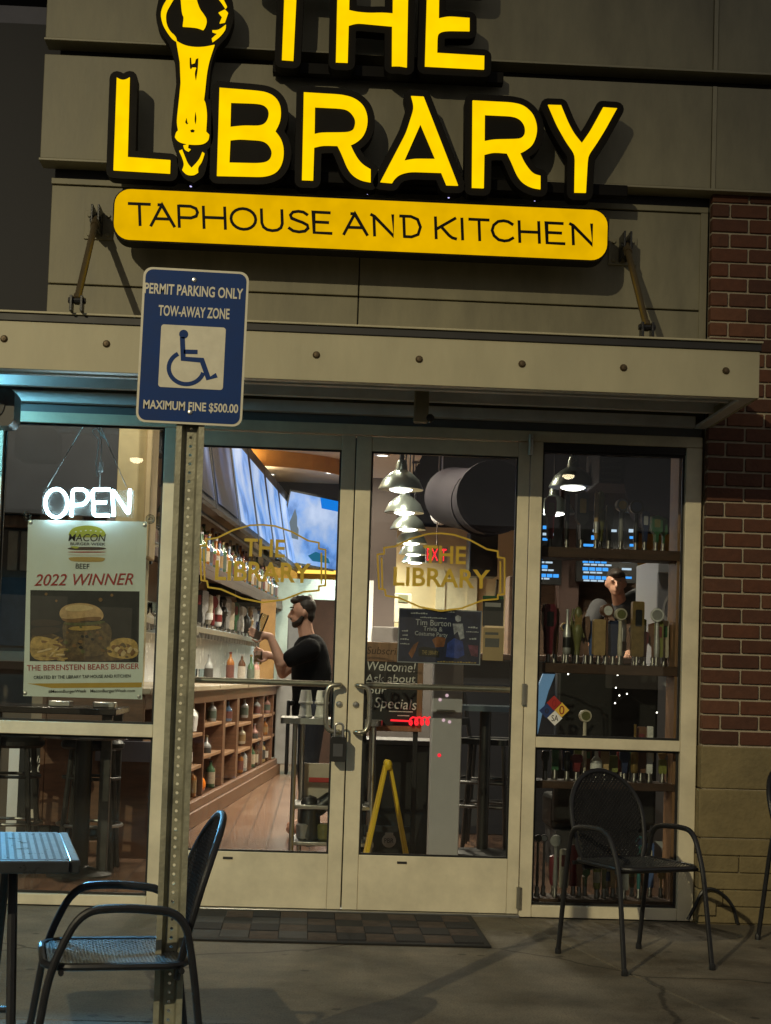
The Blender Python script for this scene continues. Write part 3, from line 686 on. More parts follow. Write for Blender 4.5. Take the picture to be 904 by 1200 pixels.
make_chair('black mesh patio chair standing empty before the tap handle window', (ctr.x, ctr.y, 0), ang+math.pi/2)
pc = G(134, 1113, .44)
make_chair('black mesh patio chair drawn up to the small table, behind the sign post', (pc.x, pc.y, 0), math.radians(-90+11), .84)
pr = G(905, 1100, 0)
make_chair('black mesh patio chair cut off at the right edge by the stone base', (pr.x+.262, pr.y-.1, 0), math.radians(40))

# ---- bistro table
tz = .72
a = PZ(88,1008,tz); cnr = PZ(75,977,tz)
t = thing('bistro_table', 'small square black mesh patio table beside the left chair', 'table', (a.x-.35, a.y+.35, 0))
ex = (a-cnr); ey = ex.normalized(); Lt = .68; ux = Vector((ey.y, -ey.x, 0)); 
if ux.x > 0: ux = -ux
def tq(u, v, z): q = a + ux*(u*Lt) - ey*(v*Lt); return Vector((q.x, q.y, z))
b = MB()
for k in range(1, 34):
    u = k/34; b.tube([tq(u,.03,tz-.006), tq(u,.97,tz-.006)], .0085, 4, ph=math.pi/4, smooth=False); b.tube([tq(.03,u,tz-.006), tq(.97,u,tz-.0062)], .0078, 4, ph=math.pi/4, smooth=False)
b.build('tabletop', M_gloss, t)
b = MB()
def bar(p0, p1, w, z0, z1): 
    d = (p1-p0).normalized(); n_ = Vector((-d.y, d.x, 0))*w
    b.hexa([(p0-n_).to_tuple()[:2]+(z0,), (p1-n_).to_tuple()[:2]+(z0,), (p1+n_).to_tuple()[:2]+(z0,), (p0+n_).to_tuple()[:2]+(z0,), (p0-n_).to_tuple()[:2]+(z1,), (p1-n_).to_tuple()[:2]+(z1,), (p1+n_).to_tuple()[:2]+(z1,), (p0+n_).to_tuple()[:2]+(z1,)])
bar(tq(.0,0,0), tq(0,1,0), .014, tz-.035, tz); bar(tq(1,0,0), tq(1,1,0), .014, tz-.035, tz); bar(tq(.021,.0,0), tq(.979,0,0), .014, tz-.034, tz-.001); bar(tq(.021,1,0), tq(.979,1,0), .014, tz-.034, tz-.001)
b.build('rim', M_gloss, t, bevel=.004)
for (u, v, u2, v2) in ((.225,.36,.20,.10),(.245,.60,.30,.92),(.775,.36,.80,.10),(.755,.60,.70,.92)):
    b = MB(); q0, q1 = tq(u,v,tz-.036), tq(u2,v2,0.0); mm_ = q0.lerp(q1, .5)
    b.tube([q0, mm_, q1], .0135, 8); b.build('leg', M_blackm, t)
for zz in (.30, tz-.04):
    b = MB(); b.tube([tq(.213,.25 if zz < .5 else .36,zz), tq(.787,.25 if zz < .5 else .36,zz)], .010, 8); b.build('brace', M_blackm, t)
    b = MB(); b.tube([tq(.272,.77 if zz < .5 else .61,zz), tq(.728,.77 if zz < .5 else .61,zz)], .010, 8); b.build('brace', M_blackm, t)

# ---- parking sign and its post
YP = -3.62
t = thing('parking_sign_post', 'perforated steel post with a blue permit parking sign in front of the doors', 'sign', (P(205,1000,YP).x, YP, 0))
xt, xbm = P(223,510,YP), P(196,1200,YP)
cxp = lambda z: xbm.x + (xt.x-xbm.x)*(z-xbm.z)/(xt.z-xbm.z)
ZPT = P(222,320,YP).z; zl = -.15
# hat section, holes punched through the web
M_post = mat('galvanised_post', (.27,.26,.19), .5, metal=.35, var=.3, scale=14, bump=.15, bscale=90)
prof = [(-.040,.0),(-.024,.0),(-.015,.028),(.015,.028),(.024,.0),(.040,.0),(.040,.004),(.0265,.004),(.0175,.032),(-.0175,.032),(-.0265,.004),(-.040,.004)]
b = MB(); n = len(prof)
prof2 = [(-.040,-.0),(-.023,-.0),(-.0165,.024)]  # left flange + wall
def hat(seg): 
    vs = []
    for z_ in (zl, ZPT):
        c_ = cxp(z_)
        for (x, y) in seg: vs.append((c_+x, YP+y, z_))
    k = len(seg); b.add(vs, [(i, (i+1)%k, k+(i+1)%k, k+i) for i in range(k)] + [tuple(range(k)), tuple(range(2*k-1, k-1, -1))])
hat([(-.040,0),(-.024,0),(-.0155,.026),(-.0185,.028),(-.0262,.004),(-.040,.004)])
hat([(.040,0),(.040,.004),(.0262,.004),(.0185,.028),(.0155,.026),(.024,0)])
# web strips with holes every 25.4 mm
zc = zl
while zc < ZPT-.02:
    c_ = cxp(zc+.0127); hx = .0045; za, zb_ = zc, zc+.0254; zm = zc+.0127; sq = .0175
    L = [(c_-sq, za), (c_+sq, za), (c_+sq, zb_), (c_-sq, zb_)]
    b.prism([L, circ(c_, zm, hx, 8)], lambda u, v, w: (u, YP+.0262+w, v), 0, .0035); zc += .0254
b.build('post', M_post, t)
# sign panel
YB = YP-.006
A = [P(167,313,YB), P(290,319,YB), P(286,501,YB), P(161,494,YB)]
ctr = (A[0]+A[1]+A[2]+A[3])/4; SW = ((A[1]-A[0]).length+(A[2]-A[3]).length)/2; SH = ((A[3]-A[0]).length+(A[2]-A[1]).length)/2
su = ((A[1]-A[0])+(A[2]-A[3])).normalized(); sv = Vector((-su.z, 0, su.x))
def SP(u, v, w): q = ctr + su*(u*SW) + sv*(v*SH); return (q.x, YB-w, q.z)
def SR(u0, u1, v0, v1, r): # rounded rect in sign units, r in metres
    return [((x)/SW, (z_)/SH) for x, z_ in rrect(u0*SW, u1*SW, v0*SH, v1*SH, r, 6)]
M_sgw = mat('sign_white_sheeting', (.62,.58,.46), .45, var=.08, scale=30); M_sgb = mat('sign_blue_sheeting', (.004,.032,.155), .55, var=.10, scale=12, spec=.2)
b = MB(); b.prism([SR(-.5,.5,-.5,.5,.026)], SP, 0, .003); sp = b.build('sign_panel', M_sgw, t)
b = MB(); b.prism([SR(-.478,.478,-.486,.486,.022)], SP, .0031, .0038); b.build('blue_field', M_sgb, sp)
b = MB(); b.prism([SR(-.305,.305,-.27,.133,.008)], SP, .0039, .0046); b.build('white_square', M_sgw, sp)
def SX(z_px):  # zoom pixel of the sign crop -> sign units
    x, y = z_px; q = P(150+x/5.713, 300+y/5.713, YB) - ctr; return (q.dot(su)/SW, q.dot(sv)/SH)
b = MB()
hc = SX((375,526)); b.prism([[(hc[0]+.017/SW*math.cos(k*.314)*.76, hc[1]+.017/SH*math.sin(k*.314)*.76) for k in range(20)]], SP, .0047, .0054)
def bars(path, w, closed=False, ww=.0054):
    q = [Vector((SX(p_)[0]*SW, SX(p_)[1]*SH)) for p_ in path]
    l, r_ = [], []
    for i in range(len(q)):
        d = (q[min(i+1, len(q)-1)]-q[max(i-1, 0)]).normalized(); nn = Vector((-d.y, d.x))*w/2
        if 0 < i < len(q)-1:
            d1 = (q[i]-q[i-1]).normalized(); n1 = Vector((-d1.y, d1.x)); nn = nn/max(.5, nn.normalized().dot(n1))
        l.append(q[i]+nn); r_.append(q[i]-nn)
    b.prism([[(v.x/SW, v.y/SH) for v in l+list(reversed(r_))]], SP, .0047, ww)
px = .014
bars([(366,545),(372,690),(497,700),(540,822),(596,800)], px); bars([(376,643),(468,645)], px*.9)
arc = [(393+118*math.cos(math.radians(a_)), 752-108*math.sin(math.radians(a_))) for a_ in range(118, 352, 9)]; bars(arc, px*.85, ww=.0055)
b.build('wheelchair_symbol', M_sgb, sp)
def stext(s_, a_, c_, h):
    b = MB(); u0, u1 = SX(a_), SX(c_); b.text(s_, SP(u0[0], u0[1], .0039), SP(u1[0], u1[1], .0039), h, depth=.001, bold=.022); b.build('lettering', M_sgw, sp)
stext('PERMIT PARKING ONLY', (112,248), (770,290), .0285); stext('TOW-AWAY ZONE', (205,398), (680,424), .0285); stext('MAXIMUM FINE $500.00', (104,1020), (738,1052), .0235)
for z_px in ((447,163),(418,1048)):
    u = SX(z_px); q = SP(u[0], u[1], .004); b = MB(); b.lathe([(.0,-.004),(.006,-.003),(.008,0)], q, 10, axis='Y'); b.build('bolt', M_steel, sp)

# ---- loudspeaker, LED strip and little camera under the canopy
q = P(3, 478, -.55)
t = thing('loudspeaker', 'black loudspeaker bracketed under the canopy at the left corner', 'speaker', (q.x, -.55, q.z))
b = MB(); b.prism([rrect(q.x-.16, q.x+.075, q.z-.10, q.z+.085, .04, 5)], XZ(-.64), 0, .16); b.build('cabinet', M_black, t, bevel=.012)
b = MB(); b.lathe([(.07,-.004),(.07,0),(.06,.004)], (q.x-.04, -.645, q.z), 20, axis='Y'); b.build('grille', M_dark, t)
b = MB(); b.box(q.x-.06, q.x-.03, -.58, -.54, q.z+.085, zf0+.09); b.build('bracket', M_blackm, t)
t = thing('led_light_bar', 'cyan LED light bar under the canopy beyond the left corner', 'light', (-2.05,-.55,zf0+.05))
b = MB(); b.box(-2.6, -1.82, -.60, -.55, zf0+.045, zf0+.088); b.build('housing', M_alum, t, bevel=.003)
b = MB(); b.tube([(-2.58,-.575,zf0+.025),(-1.80,-.575,zf0+.025)], .018, 10); b.build('lens', glow('cyan_led', (.25,.75,1.0), 150), t)
ld = bpy.data.lights.new('led_light', 'AREA'); ld.shape = 'RECTANGLE'; ld.size = .74; ld.size_y = .05; ld.energy = 26; ld.spread = math.radians(32); ld.color = (.20,.62,1.0)
lo = bpy.data.objects.new('led_light', ld); COL.objects.link(lo); lo.location = (-.15, -.03, -.02); lo.parent = t; lo.rotation_euler = Vector((1.15,-2.5,-1.85)).to_track_quat('-Z','Y').to_euler()
q = P(497, 491, -.5)
t = thing('security_camera', 'tiny dome camera under the canopy above the doors', 'camera', (q.x, -.5, q.z))
b = MB(); b.box(q.x-.05, q.x+.02, -.54, -.47, q.z-.02, zf0+.09); b.build('housing', mat('cam_tan', (.25,.22,.14), .5), t, bevel=.006)
b = MB(); b.sphere((q.x+.028, -.53, q.z), .022, 12); b.build('dome', M_black, t)

# ---- cable loop at the stone base
t = thing('cable', 'black cable looping out of the window corner along the stone base', 'cable', (P(850,1080,-.1).x,-.1,0))
pts = [P(x, y, -.10) for x, y in ((806,1078),(815,1062),(822,1045),(830,1041),(840,1043),(852,1052),(860,1064),(863,1078),(864,1090))]
pts = [Vector((p_.x, -.10, max(p_.z,.01))) for p_ in pts]
b = MB(); b.tube(smooth_path(pts, .05, 4), .009, 8); b.build('cord', M_black, t)
b = MB(); q = P(828,1066,-.09); b.box(q.x-.05, q.x+.05, -.092, -.082, q.z-.03, q.z+.05); b.build('outlet_cover', M_stone, t, bevel=.004)

# ---- banner poster in the left window
YQ = .088
def PB(x, y, w=0): q = P(x, y, YQ); return Vector((q.x, YQ-w, q.z))
zx = lambda x, y: (0+x/3.767, 590+y/3.767)   # zoom coordinates of the poster crop
t = thing('poster', 'pale burger contest banner hanging in the window below the lit OPEN sign', 'poster', tuple(PB(98,715)))
def quad(mb, pts, w, mi=0, th=.0012):
    c_ = [PB(*zx(*p_), w) for p_ in pts]; mb.add([v for v in c_]+[v+Vector((0,th,0)) for v in c_], [(0,1,2,3),(7,6,5,4),(0,4,5,1),(1,5,6,2),(2,6,7,3),(3,7,4,0)], mi)
b = MB(); quad(b, [(125,72),(650,80),(628,865),(103,850)], 0, 0, .002); b.build('banner', mat('banner_vinyl', (.76,.86,.82), .45, var=.05, bump=.08, bscale=8), t)
# burger photo: procedural food picture
mp_ = bpy.data.materials.new('food_photo'); mp_.use_nodes = True; nt = mp_.node_tree; bs = nt.nodes['Principled BSDF']; bs.inputs['Roughness'].default_value = .4
tc = nt.nodes.new('ShaderNodeTexCoord'); v1 = nt.nodes.new('ShaderNodeTexVoronoi'); v1.inputs['Scale'].default_value = 34; n1 = nt.nodes.new('ShaderNodeTexNoise'); n1.inputs['Scale'].default_value = 14; n1.inputs['Detail'].default_value = 8
nt.links.new(tc.outputs['Object'], v1.inputs['Vector']); nt.links.new(tc.outputs['Object'], n1.inputs['Vector'])
r1 = nt.nodes.new('ShaderNodeValToRGB'); els = r1.color_ramp.elements; els[0].color = (.02,.012,.008,1); els[0].position = .3; els[1].color = (.30,.19,.07,1); els[1].position = .72; e = els.new(.5); e.color = (.09,.05,.02,1)
nt.links.new(n1.outputs['Fac'], r1.inputs[0]); nt.links.new(r1.outputs[0], bs.inputs['Base Color'])
M_bun = mat('bun_print', (.55,.36,.17), .4, var=.3, scale=20); M_bund = mat('bun_dark_print', (.22,.11,.035), .4, var=.3, scale=20); M_fries = mat('fries_print', (.50,.33,.10), .4, var=.5, scale=30); M_meat = mat('filling_print', (.05,.03,.018), .4, var=.9, scale=40, col2=(.20,.13,.05)); M_bgp = mat('photo_dark', (.008,.007,.008), .4, var=.6, scale=15)
def blobp(mb, pts, w, mi, sm=True):
    for _ in range(2 if sm else 0): pts = [q for i in range(len(pts)) for q in ((pts[i-1][0]*.75+pts[i][0]*.25, pts[i-1][1]*.75+pts[i][1]*.25), (pts[i-1][0]*.25+pts[i][0]*.75, pts[i-1][1]*.25+pts[i][1]*.75))]
    q_ = [PB(*zx(*p_)) for p_ in pts]; mb.prism([[(v.x, v.z) for v in q_]], lambda u, v, ww: (u, YQ-w-ww, v), 0, .0006, mi)
b = MB(); quad(b, [(135,382),(617,388),(612,702),(132,696)], .0015, 0, .001)
blobp(b, [(134,575),(200,560),(290,600),(400,640),(500,590),(612,600),(612,700),(132,694)], .0022, 1)
blobp(b, [(135,590),(190,585),(270,610),(290,660),(250,694),(134,692)], .0030, 3)
blobp(b, [(500,600),(560,590),(612,610),(612,690),(480,680),(470,640)], .0030, 3)
blobp(b, [(275,520),(330,515),(420,525),(470,520),(500,560),(480,660),(400,680),(300,660),(280,600)], .0036, 4)
blobp(b, [(262,495),(268,465),(300,445),(360,438),(420,448),(455,475),(460,505),(440,520),(380,515),(330,525),(285,520)], .0044, 2)
blobp(b, [(268,505),(300,510),(340,508),(400,500),(455,500),(440,520),(380,516),(330,526),(285,521)], .0052, 5)
blobp(b, [(136,510),(270,515),(272,540),(136,545)], .0030, 6); blobp(b, [(136,545),(268,545),(268,570),(136,590)], .0036, 6)
for x_, y_, r_ in ((205,400,9),(445,425,12),(495,405,9),(250,430,7)): blobp(b, [(x_-r_,y_),(x_,y_-r_),(x_+r_,y_),(x_,y_+r_)], .0024, 5)
random.seed(3)
for k in range(26):   # chips and crisps in the printed picture
    x_, y_ = random.uniform(145,270), random.uniform(600,685); a_ = random.uniform(-.5,.3); L_ = random.uniform(22,45)
    blobp(b, [(x_,y_),(x_+L_*math.cos(a_),y_+L_*math.sin(a_)),(x_+L_*math.cos(a_)+2,y_+L_*math.sin(a_)+9),(x_+1,y_+9)], .0036+.0001*k, 3 if k % 3 else 5)
for k in range(22):
    x_, y_ = random.uniform(480,600), random.uniform(610,680); r_ = random.uniform(8,16)
    blobp(b, [(x_-r_,y_),(x_,y_-r_*.8),(x_+r_,y_+2),(x_,y_+r_*.6)], .0036+.0001*k, [3,5,4][k % 3])
for k in range(34):
    x_, y_ = random.uniform(290,470), random.uniform(535,660); r_ = random.uniform(7,15)
    blobp(b, [(x_-r_,y_),(x_,y_-r_*.9),(x_+r_,y_+3),(x_,y_+r_*.7)], .0044+.00008*k, [4,7,5,0,4][k % 5])
blobp(b, [(285,470),(300,452),(350,446),(400,452),(420,465),(380,474),(320,478)], .0062, 8)
blobp(b, [(280,524),(330,530),(400,524),(460,516),(470,526),(420,536),(340,540),(285,534)], .0066, 7); blobp(b, [(300,548),(360,540),(440,540),(455,552),(380,562),(310,560)], .0068, 9)
for k in range(9): x_ = 150+k*14; blobp(b, [(x_,640+(k*13)%34),(x_+40,625+(k*17)%40),(x_+42,633+(k*17)%40),(x_+2,649+(k*13)%34)], .0068+.0001*k, 8 if k % 2 else 3)
for k in range(8): x_ = 490+k*14; blobp(b, [(x_,630+(k*11)%36),(x_+20,622+(k*7)%30),(x_+30,640+(k*7)%30),(x_+8,648+(k*11)%36)], .0068+.0001*k, 8 if k % 2 else 5)

b.build('photo_print', [M_bgp, mp_, M_bun, M_fries, M_meat, M_bund, mat('board_print', (.035,.02,.014), .4), mat('green_print', (.10,.10,.03), .5, var=.5, scale=40), mat('highlight_print', (.70,.52,.27), .4, var=.2, scale=30), mat('cheese_print', (.42,.27,.06), .4, var=.3, scale=30)], t)
b = MB()
M_lime = mat('bun_green', (.42,.44,.04), .5, var=.1); M_tan = mat('bun_tan', (.50,.33,.08), .5, var=.1)
blobp(b, [(303,150),(306,125),(330,104),(385,95),(440,104),(466,126),(470,150)], .0015, 0)
blobp(b, [(302,235),(468,237),(462,252),(445,259),(325,257),(306,250)], .0015, 1)
blobp(b, [(300,192),(470,192),(468,206),(301,206)], .0015, 3); blobp(b, [(303,189),(355,189),(340,203)], .0024, 0); blobp(b, [(301,212),(469,212),(469,217),(301,217)], .0015, 4); blobp(b, [(301,222),(469,222),(469,232),(301,230)], .0015, 2)
random.seed(3)
for i in range(6): x_ = 330+i*22; blobp(b, [(x_,118+abs(i-2.5)*3),(x_+6,114+abs(i-2.5)*3),(x_+12,118+abs(i-2.5)*3),(x_+6,121+abs(i-2.5)*3)], .0024, 2)
b.build('burger_logo', [M_lime, M_tan, M_paper, mat('print_brown', (.06,.03,.02), .5), M_red], t)
def ptx(s_, a_, c_, h, mi=0, shear=0.):
    b = MB()
    A_, C_ = PB(*zx(*a_)), PB(*zx(*c_)); b.text(s_, A_, C_, h/3.767/225, depth=.0008, mi=mi, shear=shear, lift=.0032, bold=.003); b.build('lettering', [M_ink, M_red], t)
ptx('MACON', (303,166), (468,168), 32, 0, .15); ptx('BURGER WEEK', (312,184), (466,186), 12, 0); ptx('BEEF', (335,287), (395,289), 22, 0); ptx('2022 WINNER', (152,363), (590,358), 50, 1, .3)
ptx('THE BERENSTEIN BEARS BURGER', (120,738), (615,730), 24, 1); ptx('CREATED BY THE LIBRARY TAP HOUSE AND KITCHEN', (150,775), (577,768), 14, 0); ptx('#MaconBurgerWeek', (215,836), (382,834), 13, 0); ptx('MaconBurgerWeek.com', (400,834), (597,832), 13, 0)
b = MB(); quad(b, [(122,795),(628,790),(626,812),(230,815),(190,840),(180,850),(121,846)][:4], .0012, 0, .0005); b.build('yellow_band', mat('band_yellow', (.55,.36,.05), .5), t)
for x_, y_ in ((137,84),(640,96),(112,838),(615,853)):
    q = PB(*zx(x_, y_)); b = MB(); b.lathe([(.003,-.004),(.009,-.003),(.011,.0)], (q.x, YQ-.001, q.z), 12, axis='Y'); b.build('grommet', M_steel, t)
for nm, (x_, y_) in (('left', (120,55)), ('right', (665,70))):
    q = P(*zx(x_, y_), .068); b = MB(); b.lathe([(.026,-.018),(.024,-.012),(.012,-.004),(.009,.012),(.0,.014)], (q.x, .078, q.z), 16, axis='Y'); tag(b.build('suction_cup', glass('clear_plastic', (.8,.85,.85), 1.5, .05)), 'clear suction cup on the glass at the %s top corner of the burger banner' % nm, 'suction cup', 'suction cups')

# ---- neon OPEN sign
YN = .072
t = thing('open_sign', 'glowing white OPEN sign hanging on cords in the left window', 'sign', tuple(P(104,590,YN)))
zo = lambda x, y: P(0+x/4.305, 480+y/4.305, YN)
def npath(pts, r=.0088):
    b = MB(); b.tube(smooth_path([Vector((zo(*p_).x, YN, zo(*p_).z)) for p_ in pts], .02, 4), r, 10); return b
M_neon = glow('white_neon', (.55,.85,1.0), 26.0)
ov = [(285+56*math.cos(math.radians(k)), 472-72*math.sin(math.radians(k))) for k in range(0,361,18)]
for pts in (ov, [(362,540),(368,402),(425,402),(446,425),(444,455),(420,480),(370,482)], [(556,402),(468,402),(470,470),(548,468),(470,470),(474,536),(554,534)], [(574,538),(568,400),(650,530),(657,402)]):
    if pts is not ov:
        npath(pts).build('neon_tube', M_neon, t)
    else:
        b = MB(); b.tube([Vector((zo(*p_).x, YN, zo(*p_).z)) for p_ in ov[:-1]], .0088, 10, closed=True); b.build('neon_tube', M_neon, t)
a, c = zo(215,392), zo(675,545)
b = MB(); b.box(a.x, c.x, YN+.011, YN+.014, c.z, a.z+.0); b.build('backplate', glass('clear_acrylic', (.96,.98,.98), 1.15, dust_haze=.14), t)  # milky share of the acrylic stands in for the halo round the tubes
for x0_, x1_, r_ in ((240,428,.0022),(640,510,.0022)):
    b = MB(); q0, q1 = zo(x0_, 380), zo(x1_, 85); b.tube([(q0.x, YN, q0.z-.012), (q1.x, YN-.03, q1.z)], r_, 6); b.build('cord', M_white, t)
b = MB(); b.tube([(zo(x_,y_).x, YN-.01, zo(x_,y_).z) for x_, y_ in ((505,388),(508,310),(512,250),(515,190),(508,120),(498,85))], .0035, 6); b.lathe([(.012,-.025),(.012,.025)], tuple(zo(510,290)), 8)
b.tube(smooth_path([(zo(x_,y_).x, YN-.02, zo(x_,y_).z) for x_, y_ in ((495,340),(488,270),(500,200),(500,150),(480,130),(468,105),(490,98),(512,120),(545,160),(520,140),(500,110))], .01, 3), .0025, 6); b.build('power_cable', M_white, t)

# ---- trivia poster on the right door
YT = .036
zt_ = lambda x, y: P(425+x/5.022, 690+y/5.022, YT)
t = thing('poster', 'dark blue trivia night poster taped to the right glass door', 'poster', tuple(zt_(450,280)))
def tquad(mb, pts, w, mi=0):
    q_ = [zt_(*p_) for p_ in pts]; mb.prism([[(v.x, v.z) for v in q_]], lambda u, v, ww: (u, YT-w-ww, v), 0, .0005, mi)
b = MB(); tquad(b, [(215,112),(704,130),(692,450),(203,432)], 0, 0); b.build('sheet', mat('poster_grey', (.30,.32,.36), .5), t)
b = MB(); tquad(b, [(221,119),(698,136),(686,444),(209,426)], .0006, 0)
tquad(b, [(330,350),(360,340),(430,350),(455,375),(450,405),(330,395)], .0014, 1); tquad(b, [(410,300),(440,280),(490,290),(480,340),(430,345)], .0014, 2); tquad(b, [(500,320),(540,290),(590,310),(600,390),(560,410),(490,400)], .0014, 3); tquad(b, [(270,380),(300,330),(330,310),(310,370),(290,410)], .0014, 2)
tquad(b, [(545,165),(560,155),(580,165),(578,190),(560,196),(548,185)], .0014, 4); tquad(b, [(530,205),(590,205),(600,290),(575,300),(560,250),(540,270)], .0014, 4); tquad(b, [(620,330),(680,335),(678,400),(640,395)], .0014, 5)
b.build('artwork', [mat('poster_night', (.018,.022,.06), .45, var=.5, scale=14), mat('poster_black', (.01,.009,.008), .5), mat('poster_orange', (.22,.08,.03), .5, var=.6, scale=25), mat('poster_blue', (.03,.06,.30), .5, var=.5, scale=20), mat('poster_white', (.35,.36,.42), .5, var=.6, scale=30), mat('poster_plum', (.15,.04,.08), .5, var=.6, scale=25)], t)
M_tt = [mat('poster_text', (.50,.52,.56), .5), mat('poster_text_gold', (.34,.25,.08), .5)]
def ttx(s_, a_, c_, h, mi=0):
    b = MB()
    A_, C_ = zt_(*a_), zt_(*c_); b.text(s_, (A_.x, YT-.0022, A_.z), (C_.x, YT-.0022, C_.z), h/5.022/225, depth=.0008, mi=mi); b.build('lettering', M_tt, t)
ttx('Tim Burton', (312,212), (520,222), 34); ttx('Trivia &', (358,246), (470,252), 26); ttx('Costume Party', (308,272), (500,284), 24); ttx('THE LIBRARY', (350,385), (445,390), 24, 1)
def dashes(xa, ya, xb, yb2, h, n, mi=0):
    b = MB()
    for i in range(n):
        f0, f1 = i/n, (i+.8)/n; A_, C_ = zt_(xa+(xb-xa)*f0, ya+(yb2-ya)*f0), zt_(xa+(xb-xa)*f1, ya+(yb2-ya)*f1); hh = h/5.022/225
        b.box(A_.x, C_.x, YT-.003, YT-.0022, A_.z, A_.z+hh*(.6+.4*((i*7) % 3)/2), mi)
    b.build('small_print', M_tt, t)
dashes(340,170,495,178,7,14); dashes(285,146,385,150,9,7); dashes(440,136,545,140,8,7); dashes(222,298,275,302,9,4); dashes(222,325,278,328,7,5); dashes(232,250,270,252,9,3); dashes(235,275,268,277,8,3); dashes(440,432,672,440,9,14,1); dashes(622,230,680,234,10,4); dashes(610,255,685,258,6,7); dashes(628,298,672,300,10,3)
# two flyers on the door side
t = thing('flyer', 'dark green topped flyer high on the right door glass', 'flyer', tuple(zt_(770,140)))
b = MB(); tquad(b, [(708,58),(832,62),(828,220),(706,216)], 0, 0); b.build('sheet', mat('flyer_dark', (.03,.03,.033), .6), t)
b = MB(); tquad(b, [(708,40),(830,44),(830,62),(708,58)], .0007, 0); b.build('green_header', mat('flyer_green', (.02,.09,.035), .6), t)
b = MB(); tquad(b, [(722,80),(815,84),(813,108),(721,104)], .0007, 0); b.build('text_block', mat('flyer_white', (.35,.33,.33), .6), t)
t = thing('flyer', 'beige notice taped under the dark flyer on the right door glass', 'flyer', tuple(zt_(770,320)))
b = MB(); tquad(b, [(712,228),(832,232),(826,425),(706,420)], 0, 0); b.build('sheet', mat('flyer_beige', (.42,.30,.15), .7), t)
b = MB(); tquad(b, [(722,290),(806,293),(803,345),(720,342)], .0007, 0); tquad(b, [(722,255),(800,257),(800,272),(722,270)], .0007, 0); b.build('text_block', mat('flyer_ink', (.10,.10,.10), .6), t)

# ================================================================ INTERIOR SHELL
YE = 14.5; XLw, XRw = -5.2, 6.0; ZC = 4.7
M_floor = bpy.data.materials.new('floor_tile'); M_floor.use_nodes = True; nt = M_floor.node_tree; bs = nt.nodes['Principled BSDF']
tc = nt.nodes.new('ShaderNodeTexCoord'); bk_ = nt.nodes.new('ShaderNodeTexBrick'); bk_.offset = .5; bk_.inputs['Scale'].default_value = 1
bk_.inputs['Color1'].default_value = (.15,.08,.05,1); bk_.inputs['Color2'].default_value = (.20,.12,.08,1); bk_.inputs['Mortar'].default_value = (.07,.045,.035,1)
bk_.inputs['Mortar Size'].default_value = .006; bk_.inputs['Brick Width'].default_value = .45; bk_.inputs['Row Height'].default_value = .15
mpg = nt.nodes.new('ShaderNodeMapping'); mpg.inputs['Rotation'].default_value = (0,0,math.radians(90)); nt.links.new(tc.outputs['Object'], mpg.inputs[0]); nt.links.new(mpg.outputs[0], bk_.inputs['Vector'])
nt.links.new(bk_.outputs['Color'], bs.inputs['Base Color']); bs.inputs['Roughness'].default_value = .2
bp = nt.nodes.new('ShaderNodeBump'); bp.inputs['Strength'].default_value = .4; bp.inputs['Distance'].default_value = .004; nt.links.new(bk_.outputs['Fac'], bp.inputs['Height']); bp.invert = True; nt.links.new(bp.outputs[0], bs.inputs['Normal'])
struct(MB().box(XLw, XRw, .151, YE, -.1, .0).build('floor', M_floor))
struct(MB().box(XLw-.1, XRw+.1, .26, YE+.1, ZC, ZC+.1).build('ceiling', mat('ceiling_dark', (.10,.10,.125), .85, var=.2, scale=3)))
struct(MB().box(XLw-.12, XLw, .26, YE, -.1, ZC).build('wall', M_char)); struct(MB().box(XRw, XRw+.12, .26, YE, -.1, ZC).build('wall', M_char))
struct(MB().box(XLw, XRw, .251, .259, 2.58, ZC).build('wall', M_char))
# end wall: dark top, beige / ochre below
zsp = lambda py: CAMZ + (786-py)/80.
b = MB(); b.box(XLw, XRw, YE, YE+.12, -.1, ZC); struct(b.build('wall', mat('end_wall_dark', (.035,.03,.03), .8, var=.2)))
# beige soffit over the bar
sx1 = 1.25
b = MB(); b.box(-3.2, sx1, 4.2, YE-.01, 4.0, 4.15); b.box(-3.2, sx1, 4.1, 4.199, 3.9, 4.15); struct(b.build('ceiling', mat('soffit_beige', (.72,.57,.38), .8, var=.06)))
# curved orange band hung below the soffit
b = MB(); pts = []
for k in range(13):
    a = math.radians(-10+100*k/12); pts.append((-1.1+1.5*math.sin(a)*1.0, 11.2+1.3*(1-math.cos(a))))
for i in range(12):
    (xa, ya), (xb, yb2) = pts[i], pts[i+1]
    b.hexa([(xa,ya,3.80),(xb,yb2,3.80),(xb,yb2+.06,3.80),(xa,ya+.06,3.80),(xa,ya,3.998),(xb,yb2,3.998),(xb,yb2+.06,3.998),(xa,ya+.06,3.998)])
tag(b.build('ceiling_band', mat('orange_band', (.60,.27,.04), .6)), 'curved orange band hanging under the beige ceiling of the bar', 'ceiling trim')
def panel(name, label, cat, px0, py0, px1, py1, Y, mm, th=.04, back=True):
    a, c = P(px0, py0, Y), P(px1, py1, Y); b = MB(); b.box(a.x, c.x, Y, Y+th, c.z, a.z); o = b.build(name, mm)
    return tag(o, label, cat)
# wall pieces
a, c = P(318,664,14.3), P(420,702,14.3)
struct(MB().box(a.x-.4, c.x+.0, 14.3, 14.49, c.z, a.z+.0).build('wall', M_ochre))
a, c = P(404,614,14.35), P(735,800,14.35)
struct(MB().box(a.x+.2, c.x+.3, 14.35, 14.49, -.05, a.z).build('wall', M_beige))
a, c = P(748,625,8.2), P(772,700,8.2)
struct(MB().box(a.x-.05, c.x+2.5, 8.2, 8.35, 0, a.z+.0).build('wall', M_ochre))
